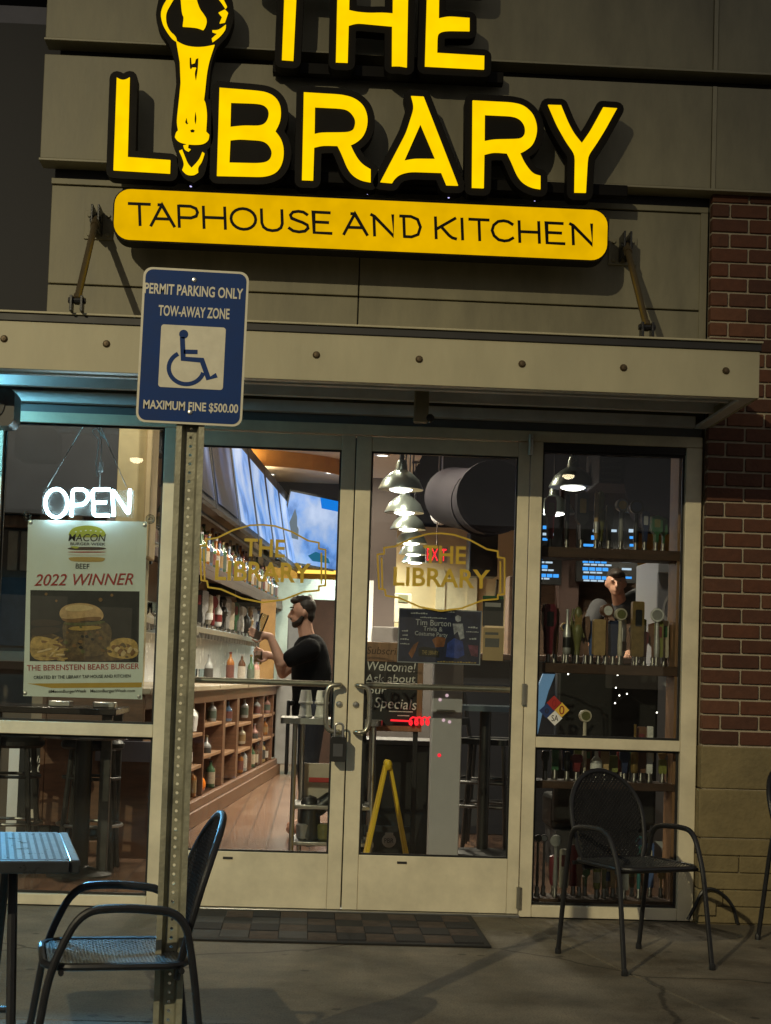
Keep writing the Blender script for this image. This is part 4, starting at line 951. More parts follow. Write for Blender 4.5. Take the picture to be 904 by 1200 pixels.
# dark column left in the right door + white door
b = MB(); a, c = P(436,560,9.5), P(460,800,9.5); b.box(a.x, c.x, 9.5, 9.8, 0, a.z); tag(b.build('column', mat('dark_brown_column', (.06,.045,.04), .7)), 'dark brown column beside the row of pendant lamps', 'column')
b = MB(); a, c = P(512,668,14.3), P(540,800,14.3); b.box(a.x, a.x+.13, 14.28, 14.345, 0, a.z); b.box(c.x+.05, c.x+.2, 14.28, 14.345, 0, a.z); b.box(a.x+.13, c.x+.05, 14.30, 14.345, 0, a.z-.1); tag(b.build('interior_door', mat('cream_paint', (.66,.55,.33), .6)), 'cream door in the back wall behind the gold lettering', 'door')
# ducts
t = thing('air_duct', 'fat round grey duct crossing under the dark ceiling', 'duct', (2.9,7.5,3.75))
q0, q1 = P(505,572,4.6), P(660,560,4.0)
b = MB(); c0 = P(579,583,4.8); pts = [c0+Vector((-.15,2.2,.25)), c0+Vector((-.02,.6,.03)), c0]; b.tube(pts, .29, 28); b.build('drum', M_duct, t)
b = MB(); b.tube([c0+Vector((0,-.004,0)), c0+Vector((0,.10,.012))], .315, 28); b.build('flange', M_duct, t); b = MB(); b.tube([c0+Vector((-.012,.55,.02)), c0+Vector((-.014,.62,.03))], .305, 28); b.build('flange', M_duct, t)
t = thing('air_duct', 'round corrugated duct running toward the top of the tap handle window', 'duct', (2.9,5,3.3))
c0 = P(775,562,3.6); b = MB(); b.tube([c0, c0+Vector((.25,1.2,.05)), c0+Vector((.5,2.4,.1))], .27, 24); b.build('pipe', M_duct, t)
for k in range(6): d = Vector((.21,1.0,.042))*(k*.22); b = MB(); b.tube([c0+d, c0+d+Vector((.008,.04,.002))], .282, 24); b.build('flange', M_duct, t)
c0 = P(728,548,3.8); b = MB(); b.box(c0.x-.17, c0.x+.17, 3.8, 4.4, c0.z-.13, c0.z+.16); o = b.build('air_vent', M_duct, bevel=.01); tag(o, 'boxy grey vent end beside the corrugated duct', 'vent')
b = MB()
for k in range(5): b.box(c0.x-.15, c0.x+.0, 3.79, 3.799, c0.z-.11+k*.05, c0.z-.09+k*.05)
b.build('louvre', M_dark, o)
for (px_, py_) in ((567,648),):
    c0 = P(px_, py_, 12.5); t = thing('loudspeaker', 'tall black loudspeaker on the beige back wall', 'speaker', (c0.x, 12.5, c0.z))
    a, c = P(551,621,12.5), P(583,676,12.5); b = MB(); b.box(a.x, c.x, 12.5, 12.95, c.z, a.z); b.build('cabinet', M_black, t, bevel=.02)
    b = MB(); b.lathe([(.13,-.01),(.12,.005),(.03,.03),(.0,.02)], ((a.x+c.x)/2, 12.499, c0.z-.15), 20, axis='Y'); b.lathe([(.05,-.01),(.04,.005),(.0,.01)], ((a.x+c.x)/2, 12.499, c0.z+.2), 16, axis='Y'); b.build('cone', M_dark, t)
    b = MB(); b.tube([(c.x+.05,12.9,c.z-.02),(c.x+.08,13.4,c.z-.4),(c.x+.03,14.3,c.z-.6)], .02, 6); b.build('bracket', M_black, t)
q = P(517,603,12.0); b = MB(); b.lathe([(.14,.0),(.12,-.04),(.07,-.05),(.06,-.02),(.0,-.015)], (q.x,12,q.z), 20, axis='Y'); b.tube([(q.x,12,q.z+.1),(q.x,12,4.69)], .012, 6); tag(b.build('ceiling_spotlight', M_white), 'small white round ceiling fixture right of the lamp row', 'light')
# EXIT sign
q = P(512,650,11.0); t = thing('exit_sign', 'red lit EXIT sign hanging behind the right door lettering', 'sign', (q.x, 11, q.z))
b = MB(); b.box(q.x-.135, q.x+.135, 11.004, 11.06, q.z-.095, q.z+.095); b.tube([(q.x,11.03,q.z+.09),(q.x,11.03,4.69)], .01, 6); b.build('housing', mat('exit_housing', (.35,.30,.25), .5), t)
b = MB(); b.text('EXIT', (q.x-.12,11.0035,q.z-.075), (q.x+.12,11.0035,q.z-.075), .15, depth=.002); b.build('lettering', glow('exit_red', (1,.02,.03), 2.2), t)

# ---- bar side, drawn along its slightly turned wall: d metres from the lens, c metres left of the sight line
SL = .0778
def WB(d, c, z): return Vector((-c+SL*d, d-8, z))
def wbox(mb, d0, d1, c0, c1, z0, z1, mi=0):   # c0 > c1 (c0 further from the aisle)
    return mb.hexa([WB(d0,c0,z0), WB(d0,c1,z0), WB(d1,c1,z0), WB(d1,c0,z0), WB(d0,c0,z1), WB(d0,c1,z1), WB(d1,c1,z1), WB(d1,c0,z1)], mi)
# tall wall behind the bar, ends with a beige pilaster toward the windows
b = MB(); wbox(b, 10.6, 22.4, 2.75, 2.56, 0, 4.6); struct(b.build('wall', mat('bar_wall_taupe', (.34,.26,.18), .75, var=.1)))
t = thing('pilaster', 'beige pilaster with pale trim right of the OPEN sign, ending the bar wall', 'pilaster', (-1.9,2.3,0))
a, c = P(140,500,2.2), P(170,600,2.2); b = MB(); b.box(a.x, c.x, 2.2, 2.58, 0, 4.6); b.build('panel', mat('pilaster_beige', (.50,.43,.24), .7), t, bevel=.01)
a2 = P(181,500,2.15); b = MB(); b.box(c.x+.001, a2.x, 2.12, 2.5, 1.95, 4.6); b.build('trim', mat('pilaster_trim', (.62,.48,.26), .6), t, bevel=.008)
# back bar cabinet with open cubbies
t = thing('back_bar_cabinet', 'long brown wooden bar cabinet of open cubby shelves along the aisle', 'cabinet', tuple(WB(14,2.2,0)))
D0, D1, CF, CB = 10.05, 18.6, 1.885, 2.54
b = MB(); wbox(b, D0, D1, CB, CF+.02, .0, .10); wbox(b, D0-.01, D1+.01, CF+.015, CF-.05, .0, .12); wbox(b, D0, D1, CF+.019, CF-.03, .121, .19); b.build('plinth', M_wood, t, bevel=.006)
b = MB(); wbox(b, D0-.05, D1+.05, CB, CF-.05, 1.05, 1.095); b.build('countertop', mat('counter_top', (.30,.25,.18), .3, var=.2), t, bevel=.008)
b = MB(); wbox(b, D0, D1, CB, CB-.03, .19, 1.05); wbox(b, D0, D0+.04, CB-.031, CF, .191, 1.049); wbox(b, D1-.04, D1, CB-.031, CF, .191, 1.049); wbox(b, D0+.041, D1-.041, CF+.03, CF, .95, 1.049); b.build('carcass', M_wood, t, bevel=.004)
divs = [10.9, 11.75, 12.75, 14.0, 14.95, 16.1, 17.1, 18.1]
for i, d_ in enumerate(divs):
    w_ = .16 if abs(d_-14.0) < .01 or abs(d_-14.95) < .01 else .045
    b = MB(); wbox(b, d_-w_, d_, CB-.031, CF+.001, .191, .949); b.build('divider', M_wood, t, bevel=.004)
edges = [D0+.04]+divs+[D1-.04]
SHZ = (.44, .70)
for i in range(len(edges)-1):
    for z_ in SHZ:
        zz = z_ + ([0,.03,-.02,.04,0,-.03,.02,0,.01][i % 9])
        b = MB(); wbox(b, edges[i]+.001, edges[i+1]-.165 if abs(edges[i+1]-14) < .01 or abs(edges[i+1]-14.95) < .01 else edges[i+1]-.046, CB-.031, CF+.012, zz, zz+.028); b.build('shelf', M_woodl, t, bevel=.003)
# white tile splash and drip rail with taps
b = MB(); wbox(b, 10.7, 21.5, 2.559, 2.545, 1.096, 1.60); tag(b.build('tile_splashback', M_tilew), 'white tiled splashback on the bar wall below the tap rail', 'splashback')
t = thing('tap_rail', 'long steel tap rail on the bar wall carrying a row of beer taps', 'tap rail', tuple(WB(16,2.4,1.62)))
b = MB(); wbox(b, 11.2, 21.2, 2.544, 2.30, 1.58, 1.635); b.build('drip_shelf', M_steel, t, bevel=.005)
b = MB(); wbox(b, 11.2, 21.2, 2.544, 2.50, 1.636, 1.80); b.build('back_panel', M_steel, t, bevel=.004)
b = MB()
for k in range(44): d_ = 11.3+k*.225; q = WB(d_, 2.33, 1.53); b.tube([q, q+Vector((0,0,.05))], .02, 8)
b.build('spout', M_steel, t)
random.seed(11)
KIND = [('black', (.012,.012,.013)), ('silver', (.55,.55,.55)), ('cream', (.55,.50,.40)), ('red', (.17,.025,.025)), ('brown', (.14,.06,.03)), ('white', (.75,.75,.75)), ('blue', (.05,.10,.28)), ('tan', (.42,.28,.13)), ('green', (.04,.13,.06)), ('maroon', (.14,.02,.03)), ('navy', (.02,.03,.08)), ('gold', (.30,.20,.07)), ('olive', (.14,.14,.05)), ('grey', (.22,.22,.22)), ('teal', (.03,.15,.16)), ('yellow green', (.22,.24,.06))]
def kmat(c): return mat('handle_'+c.replace(' ','_'), dict(KIND)[c], .38, metal=.6 if c in ('silver','gold') else 0., var=.25, scale=25, bump=.1)
def tap_handle(base, H, Wd, shape, colr, label, group, acc=None, turn=0., name='beer_tap'):
    """turned/carved beer tap handle standing on its ferrule"""
    bx_, by_, bz_ = base; t = thing(name, label, 'tap handle', base, group)
    f = MB(); f.lathe([(.014,0),(.016,.012),(.011,.022),(.013,.045),(.009,.055)], base, 10); f.build('ferrule', M_fer, t)
    z0 = .05; h = H-z0; w = Wd/2; d = min(w*.55, .022)
    b = MB(); A = 0
    fn = lambda u, v, ww: (bx_+u, by_+ww, bz_+z0+v)
    if shape == 'paddle': b.prism([[(-w*.45,0),(w*.45,0),(w*.6,h*.45),(w,h*.62),(w,h*.9),(w*.7,h),(-w*.7,h),(-w,h*.9),(-w,h*.62),(-w*.6,h*.45)]], fn, -d, d)
    elif shape == 'shield': b.prism([[(-w*.25,0),(w*.25,0),(w*.3,h*.3),(w,h*.42),(w,h*.95),(w*.4,h*.97),(0,h),(-w*.4,h*.97),(-w,h*.95),(-w,h*.42),(-w*.3,h*.3)]], fn, -d, d)
    elif shape == 'slab': b.prism([rrect(-w, w, 0, h, min(w*.35,.01), 3)], fn, -d*.8, d*.8)
    elif shape == 'stick': b.lathe([(w*.55,0),(w*.8,h*.1),(w,h*.6),(w*.9,h*.95),(w*.3,h)], (bx_,by_,bz_+z0), 12)
    elif shape == 'bottle': b.lathe([(w*.8,0),(w,h*.06),(w,h*.48),(w*.35,h*.68),(w*.32,h*.94),(w*.4,h*.95),(w*.4,h)], (bx_,by_,bz_+z0), 14)
    elif shape in ('ring', 'round'):
        b.lathe([(w*.35,0),(w*.42,h*.2),(w*.3,h*.55),(w*.3,h-2*w*.9)], (bx_,by_,bz_+z0), 12)
        b.lathe([(w*.98,-d),(w,-d*.5),(w,d*.5),(w*.98,d)], (bx_,by_,bz_+z0+h-w), 22, axis='Y')
    elif shape == 'figure':
        b.lathe([(w*.5,0),(w*.4,h*.12),(w*.65,h*.3),(w*.95,h*.5),(w*.7,h*.62),(w*.4,h*.66),(w*.6,h*.75),(w*.75,h*.86),(w*.45,h*.97),(0,h)], (bx_,by_,bz_+z0), 12)
        b.tube([(bx_-w*.7,by_,bz_+z0+h*.52),(bx_-w*1.1,by_-.01,bz_+z0+h*.72),(bx_-w*.8,by_,bz_+z0+h*.95)], w*.18, 7); b.tube([(bx_+w*.7,by_,bz_+z0+h*.52),(bx_+w*1.05,by_-.01,bz_+z0+h*.36)], w*.18, 7)
    b.build('handle_body', kmat(colr), t, bevel=.002)
    if acc and acc != 'brass':
        a_ = MB()
        if shape in ('ring','round'): a_.lathe([(w*.72,-.002),(w*.72,.0)], (bx_,by_-d,bz_+z0+h-w), 20, axis='Y')
        elif shape in ('bottle','stick'): a_.lathe([(w*1.03,h*.15),(w*1.03,h*.38)], (bx_,by_,bz_+z0), 14)
        else: a_.prism([rrect(-w*.55, w*.55, h*.55, h*.85, w*.2, 3)], fn, -d-.002, -d-.0002)
        a_.build('badge', kmat(acc), t)
    if turn: t.rotation_euler = (0,0,turn)
    return t
ORD = ['first','second','third','fourth','fifth','sixth','seventh','eighth','ninth','tenth','eleventh','twelfth','thirteenth','fourteenth','fifteenth','sixteenth','seventeenth','eighteenth','nineteenth','twentieth','twenty-first','twenty-second','twenty-third','twenty-fourth','twenty-fifth','twenty-sixth','twenty-seventh','twenty-eighth','twenty-ninth','thirtieth','thirty-first','thirty-second','thirty-third','thirty-fourth','thirty-fifth','thirty-sixth']
SHP = ['paddle','bottle','stick','slab','figure','round','shield']
SW_ = {'paddle':'paddle shaped','bottle':'bottle shaped','stick':'slim stick','slab':'flat slab','figure':'carved figure','round':'round topped','ring':'round medallion','shield':'shield shaped'}
for k in range(20):
    d_ = 14.3+k*.36; c_ = ['silver','tan','black','black','silver','cream','red','white','black','silver','cream','green','silver','white','black','tan','silver','navy','cream','silver'][k]; s_ = SHP[(k*3+1) % 7]
    q = WB(d_, 2.40, 1.64)
    tap_handle((q.x,q.y,q.z), .36+.05*random.random(), .10+.04*random.random(), s_, c_, '%s %s tap handle on the bar rail, %s along the row' % (c_, SW_[s_], ORD[k]), 'tap handles on the bar rail', ['silver','white',None,'red'][k % 4], math.radians(55))
# bottle shelf
t = thing('bottle_shelf', 'dark wooden shelf crowded with spirit bottles above the taps', 'shelf', tuple(WB(16,2.4,2.2)))
b = MB(); wbox(b, 11.0, 21.9, 2.55, 2.20, 2.17, 2.225); b.build('lower_step', M_woodd, t, bevel=.005)
b = MB(); wbox(b, 11.0, 21.9, 2.55, 2.38, 2.226, 2.40); b.build('upper_step', M_woodd, t, bevel=.005)
b = MB()
for d_ in (12,14.5,17,19.5,21.5): wbox(b, d_, d_+.04, 2.55, 2.24, 2.03, 2.169)
b.build('bracket', M_blackm, t)
b = MB(); wbox(b, 11.0, 21.9, 2.205, 2.195, 2.09, 2.169); b.build('front_lip', M_woodd, t)
def gmat(n, c, tr=.75):
    nm = 'bottle_'+n.replace(' ','_')
    if nm in MATS: return MATS[nm]
    m = mat(nm, c, .06, var=0); bs_ = m.node_tree.nodes['Principled BSDF']; bs_.inputs['Transmission Weight'].default_value = 0; bs_.inputs['Coat Weight'].default_value = .6; return m
BC = [('amber', (.26,.10,.025)), ('clear', (.30,.31,.31)), ('green', (.05,.10,.05)), ('brown', (.07,.03,.014)), ('pale gold', (.36,.25,.11)), ('blue', (.10,.15,.24)), ('pink', (.36,.20,.18)), ('cream', (.40,.36,.28))]
def bottle(base, H, R, colr, label, group, lab=(.6,.56,.48), capc=(.02,.02,.02)):
    x, y, z = base; t = thing('bottle', label, 'bottle', base, group)
    k = random.choice([.55,.6,.66]); b = MB(); b.lathe([(R*.9,0),(R,.01),(R,H*k),(R*.75,H*(k+.07)),(R*.34,H*(k+.16)),(R*.30,H*.93),(R*.36,H*.935),(R*.36,H*.96)], base, 12); b.build('glass_body', gmat(colr, dict(BC)[colr]), t)
    b = MB(); b.lathe([(R*1.02,H*.14),(R*1.02,H*(k-.08))], base, 12); b.build('label', mat('label_%d' % int(lab[0]*100+lab[1]*10), lab, .6, var=.2, scale=60), t)
    b = MB(); b.lathe([(R*.38,H*.93),(R*.38,H),(0,H)], base, 10); b.build('cap', mat('cap_%d' % int(capc[0]*100+capc[1]*10), capc, .35), t)
    return t
LABC = [(.34,.28,.20), (.05,.045,.04), (.12,.04,.03), (.36,.33,.29), (.22,.14,.06), (.07,.09,.07)]
CAPC = [(.02,.02,.02), (.20,.13,.04), (.10,.02,.015), (.25,.25,.25)]
for k in range(34):
    d_ = 13.5+k*.245; cn = BC[(k*5+k//3) % 8][0]; q = WB(d_, 2.28, 2.226); H = .27+.08*random.random()
    bottle((q.x,q.y,q.z), H, .042+.010*random.random(), cn, '%s bottle on the front step, %s from the near end' % (cn, ORD[k]), 'bottles on the bar shelf, front row', LABC[k*7 % 6], CAPC[k*3 % 4])
for k in range(28):
    d_ = 13.6+k*.30; cn = BC[(k*3+2) % 8][0]; q = WB(d_, 2.46, 2.401); H = .28+.09*random.random()
    bottle((q.x,q.y,q.z), H, .044+.010*random.random(), cn, '%s bottle on the raised back step, %s from the near end' % (cn, ORD[k]), 'bottles on the bar shelf, back row', LABC[k*5 % 6], CAPC[k % 4])
# televisions along the wall
def screen(nm, kind):
    if nm in MATS: return MATS[nm]
    m = bpy.data.materials.new(nm); m.use_nodes = True; nt = m.node_tree; bs = nt.nodes['Principled BSDF']; bs.inputs['Base Color'].default_value = (.01,.01,.012,1); bs.inputs['Roughness'].default_value = .35
    tc = nt.nodes.new('ShaderNodeTexCoord'); n = nt.nodes.new('ShaderNodeTexNoise'); n.inputs['Detail'].default_value = 7; r = nt.nodes.new('ShaderNodeValToRGB'); e = r.color_ramp.elements
    mp = nt.nodes.new('ShaderNodeMapping'); nt.links.new(tc.outputs['Object'], mp.inputs[0]); nt.links.new(mp.outputs[0], n.inputs['Vector']); nt.links.new(n.outputs['Fac'], r.inputs[0])
    if kind == 'snow':
        n.inputs['Scale'].default_value = 2.2; e[0].color = (.03,.14,.45,1); e[0].position = .30; e[1].color = (.50,.60,.85,1); e[1].position = .66; x = e.new(.42); x.color = (.17,.36,.80,1); x = e.new(.54); x.color = (.36,.48,.76,1); st = 1.15
    else:
        n.inputs['Scale'].default_value = 1.1; mp.inputs['Scale'].default_value = (1,1.0,.55); n.inputs['Detail'].default_value = 9; e[0].color = (.003,.003,.006,1); e[0].position = .45; e[1].color = (.30,.38,.62,1); e[1].position = .70; x = e.new(.56); x.color = (.03,.05,.12,1); st = 1.2  # glare on the near screens put into their emission as streaks
    nt.links.new(r.outputs[0], bs.inputs['Emission Color']); bs.inputs['Emission Strength'].default_value = st
    MATS[nm] = m; return m
tv_c = 2.10
for k in range(8):
    d_ = 12.1+k*1.62; label = ['%s television on the bar wall with painted-in streaky glare', '%s television on the bar wall showing a bright blue snowy scene'][k >= 2] % ORD[k]
    q = WB(d_, tv_c, 3.2); t = thing('television', label+', counted from the entrance', 'television', tuple(q), 'televisions along the bar wall')
    def tvb(mb, e0, e1, za, zb_, ca, cb, mi=0):
        mb.hexa([WB(d_+e0,ca-.10,za), WB(d_+e0,cb-.10,za), WB(d_+e1,cb-.10,za), WB(d_+e1,ca-.10,za), WB(d_+e0,ca+.06,zb_), WB(d_+e0,cb+.06,zb_), WB(d_+e1,cb+.06,zb_), WB(d_+e1,ca+.06,zb_)], mi)
    b = MB(); tvb(b, 0, 1.58, 2.66, 3.72, tv_c+.06, tv_c); b.build('casing', M_black, t)
    b = MB(); tvb(b, .09, 1.47, 2.72, 3.67, tv_c-.001, tv_c-.006); b.build('screen', screen('tv_snow' if k >= 2 else 'tv_glare_paint', 'snow' if k >= 2 else 'dim'), t)
    b = MB(); wbox(b, d_+.6, d_+.95, 2.56, tv_c+.06, 3.0, 3.35); b.build('wall_bracket', M_blackm, t)
# large TV facing the aisle at the far end
YV = 13.2
t = thing('television', 'large bright television facing the aisle at the far end, showing a snowy street', 'television', tuple(P(370,620,YV)))
ca, cb_, cc, cd_ = P(340,573,YV), P(424,591,YV+1.2), P(424,676,YV+1.2), P(322,657,YV)
b = MB(); n_ = Vector((.10,.45,0)); b.hexa([cd_, cc, cc+n_*.2, cd_+n_*.2, ca, cb_, cb_+n_*.2, ca+n_*.2]); b.build('casing', M_black, t)
def tvq(u, v, w): 
    bot = cd_.lerp(cc, u); top = ca.lerp(cb_, u); q = bot.lerp(top, v); return q - n_*(.012+w)
b = MB(); b.prism([[(.02,.03),(.98,.03),(.98,.97),(.02,.97)]], tvq, 0, .004); b.build('screen', screen('tv_snow2', 'snow'), t)
b = MB(); b.prism([[(.42,.97),(.97,.97),(.97,.55),(.50,.62)]], tvq, .05, .054, 0); b.prism([[(.30,.50),(.42,.62),(.56,.56),(.60,.44),(.34,.42)]], tvq, .05, .054, 1); b.prism([[(.36,.15),(.46,.24),(.60,.16),(.62,.10),(.42,.09)]], tvq, .05, .054, 2); b.prism([[(.05,.35),(.12,.75),(.20,.55),(.22,.34)]], tvq, .05, .054, 3)
b.build('picture', [glow('scr_blue', (.0,.25,.95), .9), glow('scr_cyan', (.10,.42,.95), .9), glow('scr_teal', (.03,.22,.38), .7), glow('scr_grey', (.22,.27,.32), .8)], t)
b = MB(); a, c = P(349,664,14.0), P(398,673,14.0); b.box(a.x, c.x+.2, 14.0, 14.06, c.z, c.z+.05); b.box(a.x, a.x+.05, 14.0, 14.06, c.z+.051, a.z+.1); tag(b.build('light_strip', glow('warm_strip', (1,.60,.10), 2.0)), 'yellow light strip under the far television', 'light')
# kitchen pass: dark panels, pale lit opening
YK = 11.2
b = MB(); a, c = P(306,712,YK-.6), P(320,805,YK-.6); b.box(a.x, c.x, YK-.6, YK-.4, 0, a.z+.1); tag(b.build('wooden_post', mat('ochre_wood', (.34,.20,.07), .6, var=.2)), 'tan wooden post at the far end of the tap rail', 'post')
b = MB(); a, c = P(352,702,13.0), P(412,800,13.0); b.box(a.x, c.x, 13.0, 13.1, 0, a.z); tag(b.build('partition', mat('partition_brown', (.045,.022,.014), .6, var=.3)), 'dark brown partition behind the bartender', 'partition')
b = MB(); a, c = P(322,702,13.8), P(356,885,13.8); b.box(a.x-.3, c.x+.4, 13.8, 13.9, 0, a.z+.3); tag(b.build('tiled_kitchen_wall', mat('kitchen_wall', (.55,.66,.60), .4)), 'pale lit kitchen wall seen past the bartender', 'wall')
t = thing('steel_cooler', 'grey steel upright cooler at the end of the aisle behind the bartender', 'cooler', tuple(P(335,880,10.4)))
a, c = P(325,778,10.4), P(350,893,10.4); b = MB(); b.box(a.x, c.x, 10.4, 11.0, .12, a.z); b.build('cabinet', mat('grey_steel', (.30,.31,.31), .35, metal=.4), t, bevel=.01)
for s_ in (a.x+.03, c.x-.03): b = MB(); b.tube([(s_,10.45,0),(s_,10.45,.12)], .02, 8); b.build('leg', M_black, t)
b = MB(); a, c = P(338,718,10.9), P(356,765,10.9); b.box(a.x, c.x, 10.9, 11.2, c.z, a.z); tag(b.build('ice_machine', mat('grey_box', (.20,.22,.24), .5), bevel=.02), 'grey machine standing on the steel cooler behind the bartender', 'machine')
# small lit things behind him
# items on the counter & in the cubbies
random.seed(5)
CI = [(12.6,2.2,'amber'),(13.0,2.1,'clear'),(15.4,2.05,'amber'),(15.9,2.0,'brown'),(16.3,2.05,'cream'),(16.7,2.0,'green'),(17.2,2.0,'pink'),(14.3,2.1,'clear')]
for k, (d_, c_, cn) in enumerate(CI):
    q = WB(d_, c_, 1.0955); bottle(tuple(q), .26+.05*random.random(), .04, cn, '%s bottle standing on the bar cabinet top, %s from the entrance' % (cn, ORD[sorted(x[0] for x in CI).index(d_)]), 'bottles on the cabinet top', LABC[k % 6], CAPC[k % 4])
M_gl = glass('glassware', (.82,.88,.90), 1.5, .02)
for k in range(5):
    q = WB(13.2+k*.5, 2.3, 1.0955); t = tag(MB().lathe([(.026,0),(.03,.008),(.036,.13),(.034,.13),(.028,.012),(.0,.010)], tuple(q), 12).build('beer_glass', M_gl, loc=tuple(q)), 'empty clear glass at the back of the bar cabinet top', 'glass', 'empty glasses on the cabinet top')
q = WB(13.6, 1.92, 1.0955); q2 = q
cub = [(12.5,.73,'cream'),(12.3,.43,'brown'),(12.55,.19,'amber'),(13.55,.74,'clear'),(13.6,.20,'green'),(13.3,.43,'clear'),(14.6,.71,'blue'),(15.9,.19,'clear'),(15.7,.45,'cream'),(15.85,.71,'clear'),(16.9,.19,'brown'),(16.8,.42,'pink'),(16.95,.70,'clear'),(17.9,.19,'brown'),(17.8,.46,'amber'),(17.95,.71,'pink'),(16.6,.19,'green'),(17.6,.19,'pale gold'),(15.6,.19,'amber')]
sn = {.73:'top',.74:'top',.71:'top',.70:'top',.47:'middle',.43:'middle',.45:'middle',.42:'middle',.46:'middle',.19:'bottom',.20:'bottom'}
for k, (d_, z_, cn) in enumerate(cub):
    q = WB(d_, 1.95, z_+.03 if z_ > .3 else .1915); bottle(tuple(q), .20 if z_ > .3 else .235, .042, cn, '%s bottle in the %s row of cubbies, %s along the cabinet' % (cn, sn[z_], ORD[k]), 'bottles in the cubbies', LABC[(k+2) % 6], CAPC[k % 4])
q = WB(12.95, 1.95, .193); b = MB(); b.sphere((q.x,q.y,q.z+.07), (.06,.06,.075), 14); b.lathe([(.02,.12),(.022,.24),(0,.25)], tuple(q), 10); tag(b.build('orange_bottle', mat('orange_liquid', (.75,.20,.02), .15), loc=tuple(q)), 'round orange bottle in a bottom cubby', 'bottle')
q = WB(12.2, 1.97, .195); b = MB(); b.lathe([(.10,0),(.11,.12),(.06,.2),(.02,.22)], (q.x,q.y,.735), 10); tag(b.build('white_bag', M_white, loc=(q.x,q.y,.735)), 'crumpled white bag in a top cubby near the door', 'bag')

# ---- pendant lamps
M_shade = mat('pendant_shade', (.24,.29,.27), .3, metal=.75, var=.1); M_shin = mat('shade_white_inside', (.85,.85,.80), .5, var=0); M_bulb = glow('lamp_bulb', (1.0,.96,.86), 9)
def pendant(c, label, group, ztop=3.995, R=.19, light=True, en=16):
    t = thing('pendant_lamp', label, 'lamp', c, group); x, y, z = c
    b = MB(); b.lathe([(R,0),(R*.985,.012),(R*.80,.085),(R*.52,.135),(R*.27,.165),(R*.23,.22),(R*.17,.25)], c, 24); b.lathe([(R*.97,.004),(R*.77,.078),(R*.5,.127),(R*.25,.155),(0,.157)], c, 24, 1); b.build('shade', [M_shade, M_shin], t)
    b = MB(); b.lathe([(.020,.24),(.022,.30),(.012,.33)], c, 10); b.tube([(x,y,z+.32),(x,y,ztop)], .009, 6); b.lathe([(.05,ztop-z-.02),(.05,ztop-z)], c, 12); b.build('stem', M_blackm, t)
    b = MB(); b.sphere((x,y,z+.02), (R*.60,R*.60,.045), 14); b.build('bulb', M_bulb, t)
    if light:
        l = bpy.data.lights.new('pendant_light', 'SPOT'); l.energy = en; l.color = (1,.87,.66); l.shadow_soft_size = .05; l.spot_size = math.radians(150); l.spot_blend = .6
        o = bpy.data.objects.new('pendant_light', l); COL.objects.link(o); o.parent = t; o.location = (0,0,-.04)
    return t
for k in range(6):
    d_ = 12.8+1.75*k; Y_ = d_-8; py = [574,601,620.5,637,650,659.5][k]; pxx = [470,474,478.5,482,484.5,486.5][k]
    q = P(pxx, py, Y_); pendant((q.x, Y_, 2.71 if False else q.z), 'grey dome pendant lamp in the row above the bar, %s from the entrance' % ORD[k], 'pendant lamps in the left row', light=(k % 2 == 0), en=340)
for k, (pxx, py, Y_) in enumerate(((671.5,571.5,4.3),(649,602,6.05),(757,600.5,6.4))):
    q = P(pxx, py, Y_); pendant(tuple(q), ['grey dome pendant lamp in full view through the tap handle window', 'grey dome pendant lamp half hidden behind the top shelf handles', 'grey dome pendant lamp behind the green tap handles'][k], 'pendant lamps in the right row', 4.69, R=.195, en=[70,50,60][k])
# recessed downlights of the beige soffit (they light the bar)
for k, (x, y) in enumerate(((-.55,5.2),(.55,5.4),(-.35,8.2),(.6,8.4),(-.75,13.6),(.75,11.3),(.15,6.8),(.12,13.2))):
    t = thing('downlight', 'recessed round downlight in the beige bar ceiling', 'light', (x,y,3.99), 'downlights in the bar ceiling')
    b = MB(); b.lathe([(.10,3.996),(.10,3.985),(.075,3.985),(.07,3.996)], (x,y,0), 18); b.build('trim_ring', M_white, t)
    b = MB(); b.lathe([(.069,3.990),(0,3.990)], (x,y,0), 18); b.build('lens', glow('downlight_lens', (1,.93,.8), 6), t)
    l = bpy.data.lights.new('downlight_lamp', 'SPOT'); l.energy = 260; l.color = (1,.86,.66); l.shadow_soft_size = .07; l.spot_size = math.radians(140); l.spot_blend = .5
    o = bpy.data.objects.new('downlight_lamp', l); COL.objects.link(o); o.parent = t; o.location = (0,0,-.03)
# bar task light strip lighting the bottles
t = thing('shelf_light', 'slim light strip below the televisions shining on the bottles', 'light', tuple(WB(16,2.15,2.62)))
b = MB(); wbox(b, 12, 21, 2.2, 2.16, 2.635, 2.655); b.build('housing', M_blackm, t)
l = bpy.data.lights.new('shelf_lamp', 'AREA'); l.shape = 'RECTANGLE'; l.size = 9; l.size_y = .05; l.energy = 55; l.color = (1,.85,.68)
o = bpy.data.objects.new('shelf_lamp', l); COL.objects.link(o); o.parent = t; q = WB(16.5,2.15,2.625)-WB(16,2.15,2.62); o.location = q; o.rotation_euler = (0,0,math.pi/2-math.atan(SL))
# kitchen glow
l = bpy.data.lights.new('kitchen_lamp', 'AREA'); l.size = .5; l.energy = 60; l.color = (.85,1,.95); o = bpy.data.objects.new('kitchen_lamp', l); COL.objects.link(o); q = P(335,690,13.2); o.location = (.75, 13.4, 2.9)

